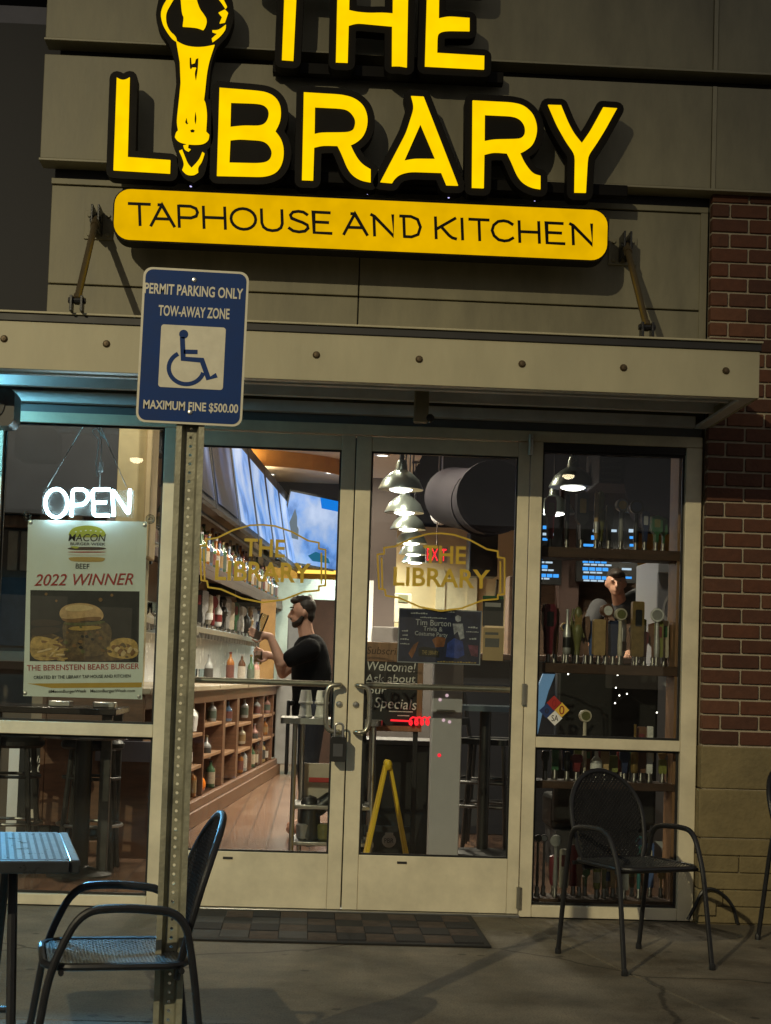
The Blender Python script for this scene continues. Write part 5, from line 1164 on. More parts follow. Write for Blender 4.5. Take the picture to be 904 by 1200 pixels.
t = thing('added_ceiling_wash', 'added light strip on top of the televisions brightening the bar ceiling', 'light', tuple(WB(16,2.3,3.85)))  # upward lamp added to brighten the ceiling
b = MB(); wbox(b, 12, 22, 2.5, 2.44, 3.78, 3.80); b.build('housing', M_blackm, t)
l = bpy.data.lights.new('added_wash_lamp', 'AREA'); l.shape = 'RECTANGLE'; l.size = 9; l.size_y = .06; l.energy = 60; l.color = (1,.82,.60)
o = bpy.data.objects.new('added_wash_lamp', l); COL.objects.link(o); o.parent = t; o.location = WB(16.5,2.40,3.82)-WB(16,2.3,3.85); o.rotation_euler = (math.pi,math.radians(0),math.pi/2-math.atan(SL))

for k, (x, y, e_) in enumerate(((-.75,1.5,210),(.35,2.0,170),(1.6,1.6,90))):  # spotlights added to brighten the bartender and the front of the room
    t = thing('ceiling_spotlight', ['added black spotlight over the aisle just inside the left door','added black spotlight just inside the meeting of the two doors','added black spotlight just inside the right door'][k], 'light', (x,y,4.5), 'added spotlights by the entrance')
    b = MB(); b.tube([(x,y,4.69),(x,y,4.56)], .012, 8); b.tube([(x,y-.03,4.58),(x+.02,y+.06,4.42)], .05, 14); b.build('can', M_black, t)
    l = bpy.data.lights.new('added_front_lamp', 'SPOT'); l.energy = e_; l.color = (1,.9,.74); l.shadow_soft_size = .06; l.spot_size = math.radians(80); l.spot_blend = .6
    o = bpy.data.objects.new('added_front_lamp', l); COL.objects.link(o); o.parent = t; o.location = (.02,.06,-.12); o.rotation_euler = Vector(((-.1,.8,-1),(-.15,.5,-1),(.15,.25,-1))[k]).to_track_quat('-Z','Y').to_euler()

# ================================================================ PEOPLE
def ellip(mb, c, r, n=16): mb.sphere(c, r, n)
def limb(mb, pts, rs, n=12):
    P_ = [Vector(p) for p in pts]; q = []; rr = []
    for i in range(len(P_)-1):
        for k in range(6):
            t_ = k/6; q.append(P_[i].lerp(P_[i+1], t_)); rr.append(rs[i]+(rs[i+1]-rs[i])*t_)
    q.append(P_[-1]); rr.append(rs[-1]); mb.tube(q, rr, n)
    for p, r in zip(P_, rs): mb.sphere(p, r*1.0, 10)
def fuse(mb, name, mm, parent, vox=.012, it=6):
    o = mb.build(name, mm, parent)
    r = o.modifiers.new('fuse', 'REMESH'); r.mode = 'VOXEL'; r.voxel_size = vox; r.use_smooth_shade = True
    s = o.modifiers.new('smooth', 'SMOOTH'); s.iterations = it; s.factor = .5
    return o
def head(mb, c, f, up=Vector((0,0,1))):
    """head centred at c looking along f"""
    K = .90; f = Vector(f).normalized(); s = f.cross(up).normalized(); u = s.cross(f)
    def at(a, b, d): return Vector(c)+(f*a+s*b+u*d)*K
    mb.sphere(at(-.012,0,.02), (.092*K,.088*K,.108*K), 18); mb.sphere(at(.03,0,-.045), (.060*K,.058*K,.068*K), 14); mb.sphere(at(.052,0,-.085), (.034*K,.038*K,.028*K), 12)
    limb(mb, [at(.082,0,.02), at(.108,0,-.022), at(.085,0,-.03)], [.010,.014,.012], 8)
    mb.sphere(at(.080,0,-.058), (.018,.024,.010), 10)
    for b_ in (-.033,.033): mb.sphere(at(.062,b_,.028), (.02,.02,.012), 8)
    for b_ in (-.084,.084): mb.sphere(at(-.01,b_,-.005), (.018,.012,.030), 10)
    return at
def fingers(mb, palm, d, side, r=.009, curl=.6):
    d = Vector(d).normalized(); side = Vector(side).normalized(); n = d.cross(side)
    for i, (o, L) in enumerate(((-.03,.07),(-.01,.08),(.011,.075),(.031,.06))):
        a = Vector(palm)+side*o+d*.03; b_ = a+d*L*.5-n*.012*curl; c_ = b_+d*L*.35-n*.035*curl; limb(mb, [a,b_,c_], [r,r*.92,r*.8], 8)
    a = Vector(palm)-side*.035; limb(mb, [a, a+d*.03-side*.025-n*.01, a+d*.065-side*.02-n*.03], [r*1.2,r*1.05,r*.9], 8)
# --- bartender in profile facing left, both arms reaching forward
YB_ = 3.6; hp = P(352,718,YB_)
gx = hp.x+.05; gy = YB_; zs = hp.z-1.66
t = thing('person', 'bartender with dark hair and beard in a black shirt, reaching forward in the aisle', 'person', (gx,gy,0))
fz = lambda z: z+zs     # platform offset so that head height meets the photo
base = max(0, zs)
def pb(x, y, z): return Vector((gx+x, gy+y, fz(z)))
hc_ = Vector((hp.x+.01, gy, hp.z))
b = MB(); at_ = head(b, hc_, (-1,-.12,-.12))
limb(b, [pb(.03,0,1.40), pb(-.005,0,1.53), hc_+Vector((.02,0,-.05))], [.068,.058,.056])
limb(b, [pb(.03,0,1.33), pb(.05,0,1.1), pb(.06,0,.95)], [.11,.11,.115])
near = P(306,745,YB_-.22); far = P(312,768,YB_+.12)
limb(b, [pb(.02,-.19,1.38), pb(-.17,-.235,1.27), Vector((near.x+.07, YB_-.22, near.z-.005)), Vector((near.x+.02, YB_-.22, near.z+.005))], [.052,.044,.029,.028])
limb(b, [pb(.02,.19,1.38), pb(-.17,.235,1.20), Vector((far.x+.08, YB_+.12, far.z-.01)), Vector((far.x+.03, YB_+.12, far.z))], [.052,.044,.029,.028])
for hnd, yy in ((near,-.22),(far,.12)):
    pm = Vector((hnd.x, YB_+yy, hnd.z)); b.sphere(pm, (.042,.022,.036), 10); fingers(b, pm, (-1,0,.25), (0,.25,1), .009, .9)
for s_ in (-1,1): limb(b, [pb(.07,s_*.09,.92), pb(.04,s_*.10,.50), pb(.07,s_*.10,.08), pb(-.06,s_*.11,.05)], [.085,.06,.04,.04])
body_o = fuse(b, 'body', M_skin, t, .0065, 3)
b = MB(); limb(b, [pb(.035,0,1.38), pb(.05,0,1.22), pb(.06,0,1.05), pb(.06,0,.90)], [.135,.155,.150,.150], 16)
b2 = MB()
for s_ in (-1,1): limb(b, [pb(.03,s_*.165,1.385), pb(-.02,s_*.205,1.355), pb(-.105,s_*.232,1.31)], [.088,.078,.070], 12)
b.sphere(pb(.04,0,1.40), (.10,.17,.07), 14); fuse(b, 'shirt', M_bshirt, t, .014, 6)
b = MB()
for s_ in (-1,1): limb(b, [pb(.07,s_*.085,.92), pb(.045,s_*.10,.50), pb(.07,s_*.10,.06)], [.11,.08,.062], 12)
fuse(b, 'trousers', M_jeans, t, .016, 4)
b = MB(); limb(b, [pb(-.085,-.10,.98), pb(-.10,0,.98), pb(-.085,.10,.98)], [.02,.02,.02]); b.box(gx-.125, gx-.10, gy-.14, gy+.14, fz(.45), fz(1.0)); b.build('apron', M_black, t, bevel=.008)
b = MB(); b.sphere(at_(-.040,0,.045), (.081,.085,.087), 18); b.sphere(at_(-.068,0,-.02), (.041,.072,.068), 14); b.sphere(at_(.028,0,.104), (.054,.061,.031), 14)
for k in range(70):
    a_ = random.uniform(0,6.28); q = at_(-.02+.075*math.cos(a_)*.9, .07*math.sin(a_)*.9, .11+.025*random.random()); b.sphere(q, (.017,.016,.015), 7)
fuse(b, 'hair', M_hair, t, .006, 1)
b = MB(); b.sphere(at_(.052,0,-.088), (.036,.040,.030), 12); limb(b, [at_(.0,.072,-.035), at_(.028,.055,-.075), at_(.06,.0,-.092)], [.016,.024,.03], 8); limb(b, [at_(.0,-.072,-.035), at_(.028,-.055,-.075), at_(.06,.0,-.092)], [.016,.024,.03], 8); limb(b, [at_(.088,-.028,-.048), at_(.098,0,-.042), at_(.088,.028,-.048)], [.007,.008,.007], 8)
fuse(b, 'beard', M_hair, t, .007, 2)
b = MB()
for s_ in (-.033,.033): b.sphere(at_(.079,s_,.03), (.009,.011,.006), 8); b.box(*(lambda q: (q.x-.012,q.x+.012,q.y-.014,q.y+.014,q.z-.003,q.z+.004))(at_(.078,s_,.050)))
b.build('eye', M_hair, t)
if base > .1: struct(MB().box(gx-.45, gx+.5, gy-.5, gy+.5, 0, zs+.0).build('floor', mat('bar_duckboard', (.03,.025,.02), .8)))
q = P(316,733,YB_-.22); b = MB(); n0 = Vector((near.x-.035, YB_-.23, near.z-.03)); b.tube([n0, n0+Vector((.02,0,.06)), n0+Vector((.055,0,.17)), n0+Vector((.062,0,.19))], [.026,.027,.032,.03], 12); tag(b.build('tall_glass', glass('pale_glass', (.75,.78,.76), 1.5), loc=tuple(n0)), 'tall clear glass held up in the bartender\'s raised hand', 'glass')
n1 = Vector((far.x-.06, YB_+.11, far.z-.07)); b = MB(); b.lathe([(.026,0),(.033,.02),(.036,.10),(.033,.10),(.028,.02),(0,.015)], tuple(n1), 12); b.lathe([(.030,.016),(.033,.07),(0,.07)], tuple(n1), 12, 1); tag(b.build('drink_glass', [M_gl, mat('amber_drink', (.55,.22,.03), .1)], loc=tuple(n1)), 'short glass of amber drink in the bartender\'s lower hand', 'glass')

# --- man in a grey shirt leaning over the counter behind the right window
YM = 4.6; hp2 = P(722,684,YM)
t = thing('person', 'man in a grey shirt leaning over the counter behind the shelf of tap handles', 'person', (hp2.x+.2,YM+.3,0))
zf_ = .34
def pm_(x, y, z): return Vector((hp2.x+x, YM+y, hp2.z+z))
b = MB(); at2 = head(b, pm_(0,0,0), (-.15,-1,-.12)); 
limb(b, [pm_(.02,.03,-.06), pm_(.06,.10,-.17)], [.055,.062]); limb(b, [pm_(.10,.14,-.22), pm_(.33,.30,-.22), pm_(.44,.5,-.55)], [.10,.12,.12])
for s_ in (-1,1):
    limb(b, [pm_(.06+s_*.20,.14,-.20), pm_(.02+s_*.27,.0,-.45), pm_(.0+s_*.12,-.22,-.58), pm_(.0+s_*.06,-.28,-.58)], [.05,.042,.032,.03]); b.sphere(pm_(s_*.05,-.31,-.59), (.045,.05,.022), 10); fingers(b, pm_(s_*.05,-.32,-.59), (-s_*.3,-1,0), (1,0,0), .009, .6)
for s_ in (-1,1): limb(b, [pm_(.44+s_*.09,.5,-.75), pm_(.42+s_*.10,.44,-1.20), pm_(.42+s_*.10,.5,zf_+.06-hp2.z), pm_(.42+s_*.10,.37,zf_+.04-hp2.z)], [.09,.06,.04,.04])
fuse(b, 'body', M_skin, t, .007, 3)
b = MB(); limb(b, [pm_(.10,.12,-.21), pm_(.28,.24,-.16), pm_(.42,.38,-.30), pm_(.44,.5,-.70)], [.12,.165,.175,.155], 16)
for s_ in (-1,1): limb(b, [pm_(.06+s_*.17,.15,-.20), pm_(.04+s_*.255,.04,-.38)], [.085,.066], 12)
fuse(b, 'shirt', mat('grey_shirt', (.045,.045,.048), .85, var=.15, bump=.3, bscale=25), t, .014, 6)
b = MB()
for s_ in (-1,1): limb(b, [pm_(.44+s_*.08,.5,-.70), pm_(.42+s_*.10,.44,-1.20), pm_(.42+s_*.10,.5,zf_+.04-hp2.z)], [.12,.085,.065], 12)
fuse(b, 'trousers', M_jeans, t, .016, 4)
b = MB(); b.sphere(at2(-.030,0,.050), (.082,.087,.087), 18); b.sphere(at2(-.065,0,-.01), (.045,.074,.068), 14); b.sphere(at2(.045,0,.092), (.052,.068,.032), 14); fuse(b, 'hair', M_hair, t, .008, 3)
b = MB()
for s_ in (-.033,.033): b.sphere(at2(.080,s_,.03), (.012,.008,.006), 8)
b.sphere(at2(.07,0,-.062), (.03,.012,.006), 8); b.build('eye', M_hair, t)
struct(MB().box(hp2.x-1.5, hp2.x+1.2, YM+.1, YM+1.4, 0, zf_-.0).build('floor', mat('bar_duckboard', (.03,.025,.02), .8)))
t = thing('bar_counter', 'dark service counter the man in the grey shirt leans on', 'counter', (hp2.x-.2,YM-.35,0))
zt2 = hp2.z-.62
MB().box(hp2.x-1.5, hp2.x+.52, YM-.62, YM-.10, zt2-.05, zt2).build('countertop', M_woodd, t, bevel=.008); MB().box(hp2.x-1.45, hp2.x+.45, YM-.50, YM-.15, 0, zt2-.051).build('front', M_char, t, bevel=.005)
# ================================================================ AISLE CART
dC = 1.35
a, c = P(329,841,dC), P(398,1003,dC)
t = thing('utility_cart', 'narrow stainless steel cart with shelves just inside the left door', 'cart', (a.x+.2,dC+.2,0))
xc0, xc1 = a.x, a.x+.62; yc0, yc1 = dC, dC+.45; zt3 = a.z
b = MB(); b.prism([rrect(xc0, xc1, yc0, yc1, .04, 4)], lambda u, v, w: (u, v, w), zt3-.035, zt3); b.build('top_shelf', M_steel, t, bevel=.006)
for z_ in (.18, .40): MB().box(xc0+.09, xc1-.03, yc0+.03, yc1-.03, z_, z_+.025).build('shelf', M_steel, t, bevel=.004)
for (x, y) in ((xc0+.09,yc0+.04),(xc0+.135,yc1-.05),(xc1-.05,yc0+.04),(xc1-.05,yc1-.04)):
    b = MB(); b.tube([(x,y,.06),(x,y,zt3-.03)], .015, 12); b.build('leg', M_steel, t)
    b = MB(); b.lathe([(.03,-.012),(.034,0),(.03,.012)], (x,y,.034), 12, axis='X'); b.build('caster', M_black, t)
for k, (px, n_, lb) in enumerate(((358,2,'tall left stack of white foam cups on the steel cart'),(377,2,'tall right stack of white foam cups on the steel cart'))):
    q = P(px, 838, dC+.12); t = thing('cup_stack', lb, 'cups', (q.x,dC+.12,zt3), 'stacks of foam cups'); 
    for j in range(2):
        z0_ = zt3+.001+j*.085; b = MB(); b.lathe([(.040,z0_),(.044,z0_+.004),(.044,z0_+.014),(.0405,z0_+.016),(.031,z0_+.084),(.0,z0_+.0845)], (q.x,dC+.12,0), 18); b.build('cup', mat('foam', (.78,.77,.72), .6, var=.03), t)
q = P(372,905,dC+.2); b = MB(); b.box(q.x-.08, q.x+.16, dC+.15, dC+.2, .43, .67); tag(b.build('carton', mat('carton', (.50,.45,.38), .8)), 'pale carton standing on the cart shelf', 'carton')
b = MB(); b.box(q.x-.05, q.x+.13, dC+.1485, dC+.1499, .555, .585); o_ = b.build('red_band', M_red); o_.parent = bpy.data.objects['carton']
q = P(368,930,dC+.15); b = MB(); limb(b, [(q.x-.02,dC+.12,.23),(q.x-.02,dC+.12,.42)], [.07,.06]); limb(b, [(q.x+.03,dC+.12,.40),(q.x+.1,dC+.12,.46)], [.05,.045]); tag(b.build('black_pitcher', M_black), 'dark pitcher on the lower cart shelf', 'pitcher')
for k, (px, cc) in enumerate(((357,'grey'),(381,'olive'))):
    q = P(px, 955, dC+.1); b = MB(); b.lathe([(.03,.206),(.045,.22),(.05,.30),(.04,.31),(0,.30)], (q.x,dC+.1,0), 12); tag(b.build('small_pot', kmat(cc)), ['small grey pot on the bottom cart shelf','small olive pot on the bottom cart shelf'][k], 'pot')

# ================================================================ BEHIND THE RIGHT DOOR
# chalkboard A-frame
Yc = 1.6
a, c = P(424,752,Yc), P(494,858,Yc)
t = thing('chalkboard_sign', 'wood framed chalkboard reading Welcome just inside the right door', 'sign', ((a.x+c.x)/2,Yc,0))
x0, x1, z0, z1 = a.x, c.x, c.z, a.z
b = MB(); w_ = .035
b.box(x0, x1, Yc-.02, Yc+.01, z0, z0+w_); b.box(x0, x1, Yc-.02, Yc+.01, z1-.12, z1); b.box(x0, x0+w_, Yc-.019, Yc+.009, z0+w_, z1-.12); b.box(x1-w_, x1, Yc-.019, Yc+.009, z0+w_, z1-.12); b.build('frame', M_woodl, t, bevel=.004)
MB().box(x0+w_, x1-w_, Yc-.006, Yc+.006, z0+w_, z1-.12).build('board', M_board, t)
b = MB(); b.box(x0+.02, x0+.05, Yc+.011, Yc+.04, 0, z1-.15); b.box(x1-.05, x1-.02, Yc+.011, Yc+.04, 0, z1-.15); b.box(x0+.051, x1-.051, Yc+.012, Yc+.03, .25, .29); b.build('stand', M_blackm, t, bevel=.003)
b = MB()
def chk(s_, xa, ya, xb, yb2, h, shear=.12): A_, C_ = P(xa,ya,Yc-.007), P(xb,yb2,Yc-.007); b.text(s_, (A_.x,Yc-.0065,A_.z), (C_.x,Yc-.0065,C_.z), h*(9.6/1800), depth=.001, shear=shear)
chk('Welcome!', 430,785, 487,788, 11); chk('Ask about', 428,799, 487,800, 9); chk('our', 431,813, 453,813, 9); chk('Specials', 439,829, 488,832, 12)
for (xa, ya, xb, yb2) in ((456,833,484,834),(466,838,480,838)): A_, C_ = P(xa,ya,Yc-.007), P(xb,yb2,Yc-.007); b.box(A_.x, C_.x, Yc-.0075, Yc-.0065, A_.z-.005, A_.z)
b.build('chalk_writing', M_chalk, t)
b = MB(); A_, C_ = P(430,766,Yc-.02), P(476,768,Yc-.02); b.text('Subscribe', (A_.x,Yc-.0205,A_.z), (C_.x,Yc-.0205,C_.z), .045, depth=.001, shear=.15); b.build('header_writing', mat('burnt_ink', (.06,.03,.015), .8), t)
# glowing squiggle standing in for a red reflection in the door glass
t = thing('red_reflection', 'glowing red tangle standing in for a reflection in the right door glass', 'light', tuple(P(490,845,Yc-.05)))
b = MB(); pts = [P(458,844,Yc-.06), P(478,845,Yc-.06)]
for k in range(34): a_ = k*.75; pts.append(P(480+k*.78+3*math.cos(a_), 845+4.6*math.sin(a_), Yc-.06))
b.tube([Vector((p_.x, Yc-.06+.006*math.sin(i), p_.z)) for i, p_ in enumerate(pts)], .0065, 6); b.build('tube', glow('red_reflection_glow', (1,.02,.03), 1.6), t)
# white stand
Yw = .45
a, c = P(508,795,Yw), P(536,1006,Yw)
t = thing('sanitiser_stand', 'slim pale grey dispenser stand behind the right door', 'stand', ((a.x+c.x)/2,Yw,0))
M_std = mat('stand_grey', (.46,.46,.50), .45, var=.05)
zt4 = P(520,762,Yw).z
MB().box(a.x, c.x+.005, Yw, Yw+.12, .012, zt4).build('column', M_std, t, bevel=.006)
MB().box(a.x-.05, c.x+.05, Yw-.04, Yw+.20, 0, .0115).build('base_plate', M_std, t, bevel=.003)
b = MB(); q = P(522,832,Yw); b.box(q.x-.05, q.x+.05, Yw-.05, Yw-.001, q.z-.01, q.z+.002); b.build('drip_tray', M_alum, t, bevel=.002)
for px_, py_, gm in ((516,820,M_white),(524,815,M_white),(520,844,M_white),(527,846,M_white)): q = P(px_,py_,Yw); b = MB(); b.lathe([(.009,-.003),(.009,0),(0,-.004)], (q.x,Yw,q.z), 10, axis='Y'); b.build('indicator', glow('small_white_led',(.9,.6,.65),.8), t)
q = P(515,885,Yw); b = MB(); b.lathe([(.010,-.003),(.010,0),(0,-.004)], (q.x,Yw,q.z), 10, axis='Y'); b.build('indicator', glow('red_reflection_dot',(1,.02,.04),1.5), t)  # red reflection in the glass drawn as a glowing dot
# wet floor sign, seen edge-on
Yf = .95; top = P(456,897,Yf); f1, f2 = P(431,1003,Yf), P(477,1003,Yf)
t = thing('wet_floor_sign', 'folded-open yellow caution floor sign seen edge-on behind the right door', 'floor sign', (top.x,Yf+.15,0))
for s_, f_ in ((-1,f1),(1,f2)):
    xb_ = f_.x+(f_.x-top.x)*max(0,(f_.z-.0))/(top.z-f_.z); xt_ = top.x+s_*.012
    b = MB(); w_ = .012; b.hexa([(xb_-w_,Yf,0),(xb_+w_,Yf,0),(xb_+w_,Yf+.30,0),(xb_-w_,Yf+.30,0),(xt_-w_*.8,Yf+.04,top.z-.01),(xt_+w_*.8,Yf+.04,top.z-.01),(xt_+w_*.8,Yf+.26,top.z-.01),(xt_-w_*.8,Yf+.26,top.z-.01)]); b.build('panel', M_yel, t, bevel=.004)
b = MB(); b.tube([(top.x,Yf+.03,top.z),(top.x,Yf+.27,top.z)], .021, 12); b.sphere((top.x,Yf+.03,top.z), (.022,.02,.032), 10); b.build('hinge_cap', M_yel, t)
# dark host stand with round sticker
Yh = 1.9
a, c = P(420,866,Yh), P(508,1000,Yh)
t = thing('host_stand', 'black host stand with a round white sticker behind the yellow floor sign', 'stand', ((a.x+c.x)/2,Yh,0))
MB().box(a.x, c.x, Yh, Yh+.45, .0, a.z-.03).build('cabinet', M_black, t, bevel=.008); 
b = MB(); b.prism([rrect(a.x-.02, c.x+.0, Yh-.03, Yh+.47, .04, 4)], lambda u, v, w: (u, v, w), a.z-.029, a.z); b.build('top', mat('host_top', (.05,.05,.055), .3), t, bevel=.004)
q = P(456,985,Yh); b = MB(); b.prism([circ(q.x, q.z, .045, 20)], XZ(Yh-.0015), 0, .001); b.prism([rrect(q.x-.026, q.x+.026, q.z+.03, q.z+.06, .012, 3)], XZ(Yh-.003), 0, .001); o = b.build('sticker', mat('sticker_white', (.55,.55,.52), .5), t)
b = MB(); b.text('PBR', (q.x-.03,Yh-.003,q.z-.015), (q.x+.03,Yh-.003,q.z-.015), .030, depth=.001); b.build('lettering', M_ink, o)
# bar stools with backs and a high table
M_gun = mat('gunmetal', (.07,.068,.066), .4, metal=.6, var=.2, scale=20)
def back_stool(loc, rz, label, group, H=.75, B=1.12, mm=None):
    mm = mm or M_gun; t = thing('bar_stool', label, 'stool', (0,0,0), group); w = .19
    for sx in (-1,1):
        b = MB(); b.tube(smooth_path([(sx*(w+.04),.20,0),(sx*w,.17,H),(sx*w,.235,B)], .06, 4), .016, 8); b.build('leg', mm, t)
        b = MB(); b.tube([(sx*(w+.04),-.21,0),(sx*w,-.17,H)], .016, 8); b.build('leg', mm, t)
    b = MB(); b.prism([rrect(-.2,.2,-.19,.18,.05,4)], lambda u, v, ww: (u, v, ww), H, H+.04); b.build('seat', M_black, t, bevel=.01)
    b = MB(); 
    for z_ in (.28,.45): b.tube([(-w-.02,-.19,z_),(w+.02,-.19,z_)], .011, 8); b.tube([(-w-.02,.18,z_+.05),(w+.02,.18,z_+.05)], .011, 8); b.tube([(-w-.02,-.19,z_+.03),(-w-.02,.18,z_+.03)], .011, 8); b.tube([(w+.02,-.19,z_+.03),(w+.02,.18,z_+.03)], .011, 8)
    b.build('stretcher', mm, t)
    b = MB()
    for k in range(3): z_ = H+.13+.1*k; b.box(-w, w, .185+.06*k/2*.9, .20+.06*k/2*.9, z_, z_+.05)
    b.build('backrest', mm, t, bevel=.004)
    t.location = loc; t.rotation_euler = (0,0,rz); return t
q = G(552,998,0); back_stool((q.x+.12,q.y+.25,0), math.radians(70), 'dark metal bar stool nearest the pale dispenser stand', 'bar stools behind the right door')
q = G(585,998,0); back_stool((q.x+.0,q.y+.35,0), math.radians(-100), 'dark metal bar stool close to the right door stile with its back to the wall', 'bar stools behind the right door', B=1.22)
q = G(560,955,0); back_stool((q.x+.1,q.y+.3,0), math.radians(10), 'dark metal bar stool farther in behind the other two stools', 'bar stools behind the right door')
t = thing('high_table', 'small high table with a glossy top among the stools behind the right door', 'table', (1.15,2.9,0))
b = MB(); b.prism([rrect(.88, 1.50, 2.45, 3.05, .03, 4)], lambda u, v, w: (u, v, w), 1.0, 1.035); b.build('top', mat('table_gloss', (.10,.13,.15), .12), t, bevel=.005)
b = MB(); b.tube([(1.2,2.75,.02),(1.2,2.75,1.0)], .04, 12); b.lathe([(.25,0),(.25,.02),(.05,.04)], (1.2,2.75,0), 24); b.build('pedestal', M_black, t)
q = G(600,985,0); back_stool((q.x-.05,q.y+.9,0), math.radians(-75), 'tall backed dark stool at the right edge of the right door', 'bar stools behind the right door', H=.78, B=1.30)
# white notice board / papers on the wall
q = P(472,722,6.0); a, c = P(463,695,6.0), P(482,730,6.0); t = tag(MB().box(a.x, c.x, 6.0, 6.06, c.z, a.z).build('thermostat_box', mat('cream_box', (.62,.58,.46), .5), bevel=.008), 'cream wall box right of the dark column', 'box')
a, c = P(467,697,5.99), P(478,706,5.99); o_ = MB().box(a.x, c.x, 5.985, 5.999, c.z, a.z).build('display', mat('lcd', (.22,.24,.14), .3)); o_.parent = t
a, c = P(430,680,6.3), P(436,752,6.3); tag(MB().box(a.x, c.x, 6.3, 6.32, c.z, a.z).build('notice', M_white), 'narrow white notice left of the dark column', 'notice')
b = MB(); a, c = P(436,735,6.4), P(500,752,6.4); b.box(a.x, c.x+.05, 6.2, 6.6, 0, P(470,735,6.2).z); tag(b.build('service_counter', mat('service_grey', (.10,.09,.085), .5), bevel=.01), 'dark service counter behind the Welcome chalkboard', 'counter')

# ================================================================ RIGHT WINDOW: SHELVES OF TAP HANDLES
t = thing('display_shelf', 'dark wooden shelf unit filling the narrow right window', 'shelf', ((XR1+XW1)/2,.2,0))
YSF0, YSF1 = .125, .33
def shz(py): return P(716, py, YSF0).z
xs0, xs1 = XR1+.01, P(793,700,YSF0).x
for (ya, yb2) in ((643,655),(779,790.5),(917,926),(1055,1064)):
    MB().box(xs0, xs1+.03, YSF0, YSF1, shz(yb2), shz(ya)).build('shelf', M_woodd, t, bevel=.003)
MB().box(xs1, xs1+.06, YSF0+.004, YSF1-.002, 0, ZH0).build('upright', M_woodl, t, bevel=.003); MB().box(xs0-.03, xs0, YSF0+.004, YSF1-.002, 0, ZH0).build('upright', M_woodl, t, bevel=.003)
YT_ = .20
def row(nm, zpy, items, ordn):
    z_ = shz(zpy)
    for k, (px_, top, w_, s_, c_, acc) in enumerate(items):
        x = P(px_, (top+zpy)/2, YT_).x; H = P(px_, top, YT_).z - z_
        lab = '%s %s tap handle, %s from left on the right window\'s %s' % (c_, SW_[s_], ORD[k], nm)
        yy = YT_ + (.05 if k % 3 == 1 else -.02 if k % 3 == 2 else 0)
        tap_handle((x, yy, z_+.0005), max(.07,H), w_/225, s_, c_, lab, 'tap handles in the right window', acc, random.uniform(-.3,.3))
row('top shelf', 643.5, [(645,582,13,'paddle','maroon','brown'),(666.5,578,6,'stick','black',None),(681,577,15,'shield','black','gold'),(699,576,6,'stick','tan','silver'),(706,574,15,'figure','olive',None),(713,592,9,'paddle','black',None),(728,585,15,'round','grey','gold'),(748,585,17,'round','black','navy'),(755,600,10,'paddle','navy','silver'),(769,604,14,'shield','green','olive'),(780,606,9,'shield','green',None)], 0)
row('second shelf', 779.5, [(643,708,16,'paddle','maroon','black'),(652,712,9,'paddle','brown',None),(664,714,10,'bottle','silver','black'),(677,711,15,'figure','olive','gold'),(689,722,9,'paddle','brown',None),(701,726,15,'slab','tan',None),(710.5,708,16,'ring','brown','white'),(721,727,12,'slab','navy',None),(726,713,15,'ring','cream','olive'),(747,705,15,'slab','gold','black'),(757.5,740,9,'paddle','maroon',None),(769,713,17,'ring','silver','grey'),(772,728,10,'slab','yellow green','red'),(781,727,10,'slab','cream','green')], 1)
row('third shelf', 917.5, [(639,880,9,'paddle','black',None),(652.5,868,8,'slab','green',None),(664,880,8,'stick','black',None),(675.7,884,13,'paddle','red',None),(687,832,15,'round','cream','olive'),(698,877,14,'bottle','silver','white'),(709,876,10,'slab','tan',None),(721,886,11,'slab','yellow green',None),(731,878,12,'paddle','navy',None),(744,849,9,'bottle','gold',None),(754,852,12,'slab','brown','maroon'),(760.5,851,7,'slab','white',None),(776.5,890,9,'slab','yellow green',None),(787,886,10,'paddle','grey',None)], 2)
row('bottom shelf', 1055.5, [(630,978,9,'round','black',None),(639,979,9,'ring','grey','silver'),(650.5,978,14,'ring','grey','grey'),(661,995,11,'slab','cream','red'),(681,1012,8,'paddle','brown',None),(699,988,9,'bottle','yellow green','cream'),(708,1000,9,'paddle','olive','tan'),(721,990,11,'paddle','tan','cream'),(731,995,10,'slab','grey','cream'),(749,980,12,'round','teal','navy'),(757,1004,8,'stick','brown',None)], 3)
def rear_row(nm, zpy, n, seed, hmin, hmax):
    random.seed(seed); z_ = shz(zpy); last = None
    for k in range(n):
        px_ = 642+(783-642)*(k+.5)/n + random.uniform(-3,3); cc = KIND[(k*5+seed) % 16][0]; ss = ['paddle','slab','stick','bottle','shield','round','figure'][(k*3+seed) % 7]
        x = P(px_, zpy, .285).x
        tap_handle((x, .285+random.uniform(-.01,.01), z_+.0005), random.uniform(hmin,hmax), random.uniform(.035,.06), ss, cc, '%s %s tap handle, %s in back row of the right window\'s %s' % (cc, SW_[ss], ORD[k], nm), 'tap handles in the back rows of the right window', KIND[(k*7+3) % 16][0] if k % 2 else None, random.uniform(-.4,.4))
rear_row('second shelf', 779.5, 12, 2, .20, .28); rear_row('third shelf', 917.5, 11, 5, .16, .22); rear_row('bottom shelf', 1055.5, 11, 9, .20, .30)
# things on the second gap: fairy lights along the shelf edge
t = thing('string_lights', 'thin string of tiny white fairy lights hanging below the second shelf', 'string lights', tuple(P(722,800,.36)))
pts = [P(x, y, .36) for x, y in ((640,783),(666,790),(672,786),(694,789),(697,781),(722,783),(724,791),(722,806),(726,815),(721,824),(735,813),(770,835))]
b = MB(); b.tube(pts, .0015, 5); b.build('wire', M_black, t)
b = MB()
for p_ in pts: b.sphere(p_, .0045, 8)
b.build('bulb', glow('fairy_light', (1,.92,.8), 5), t)

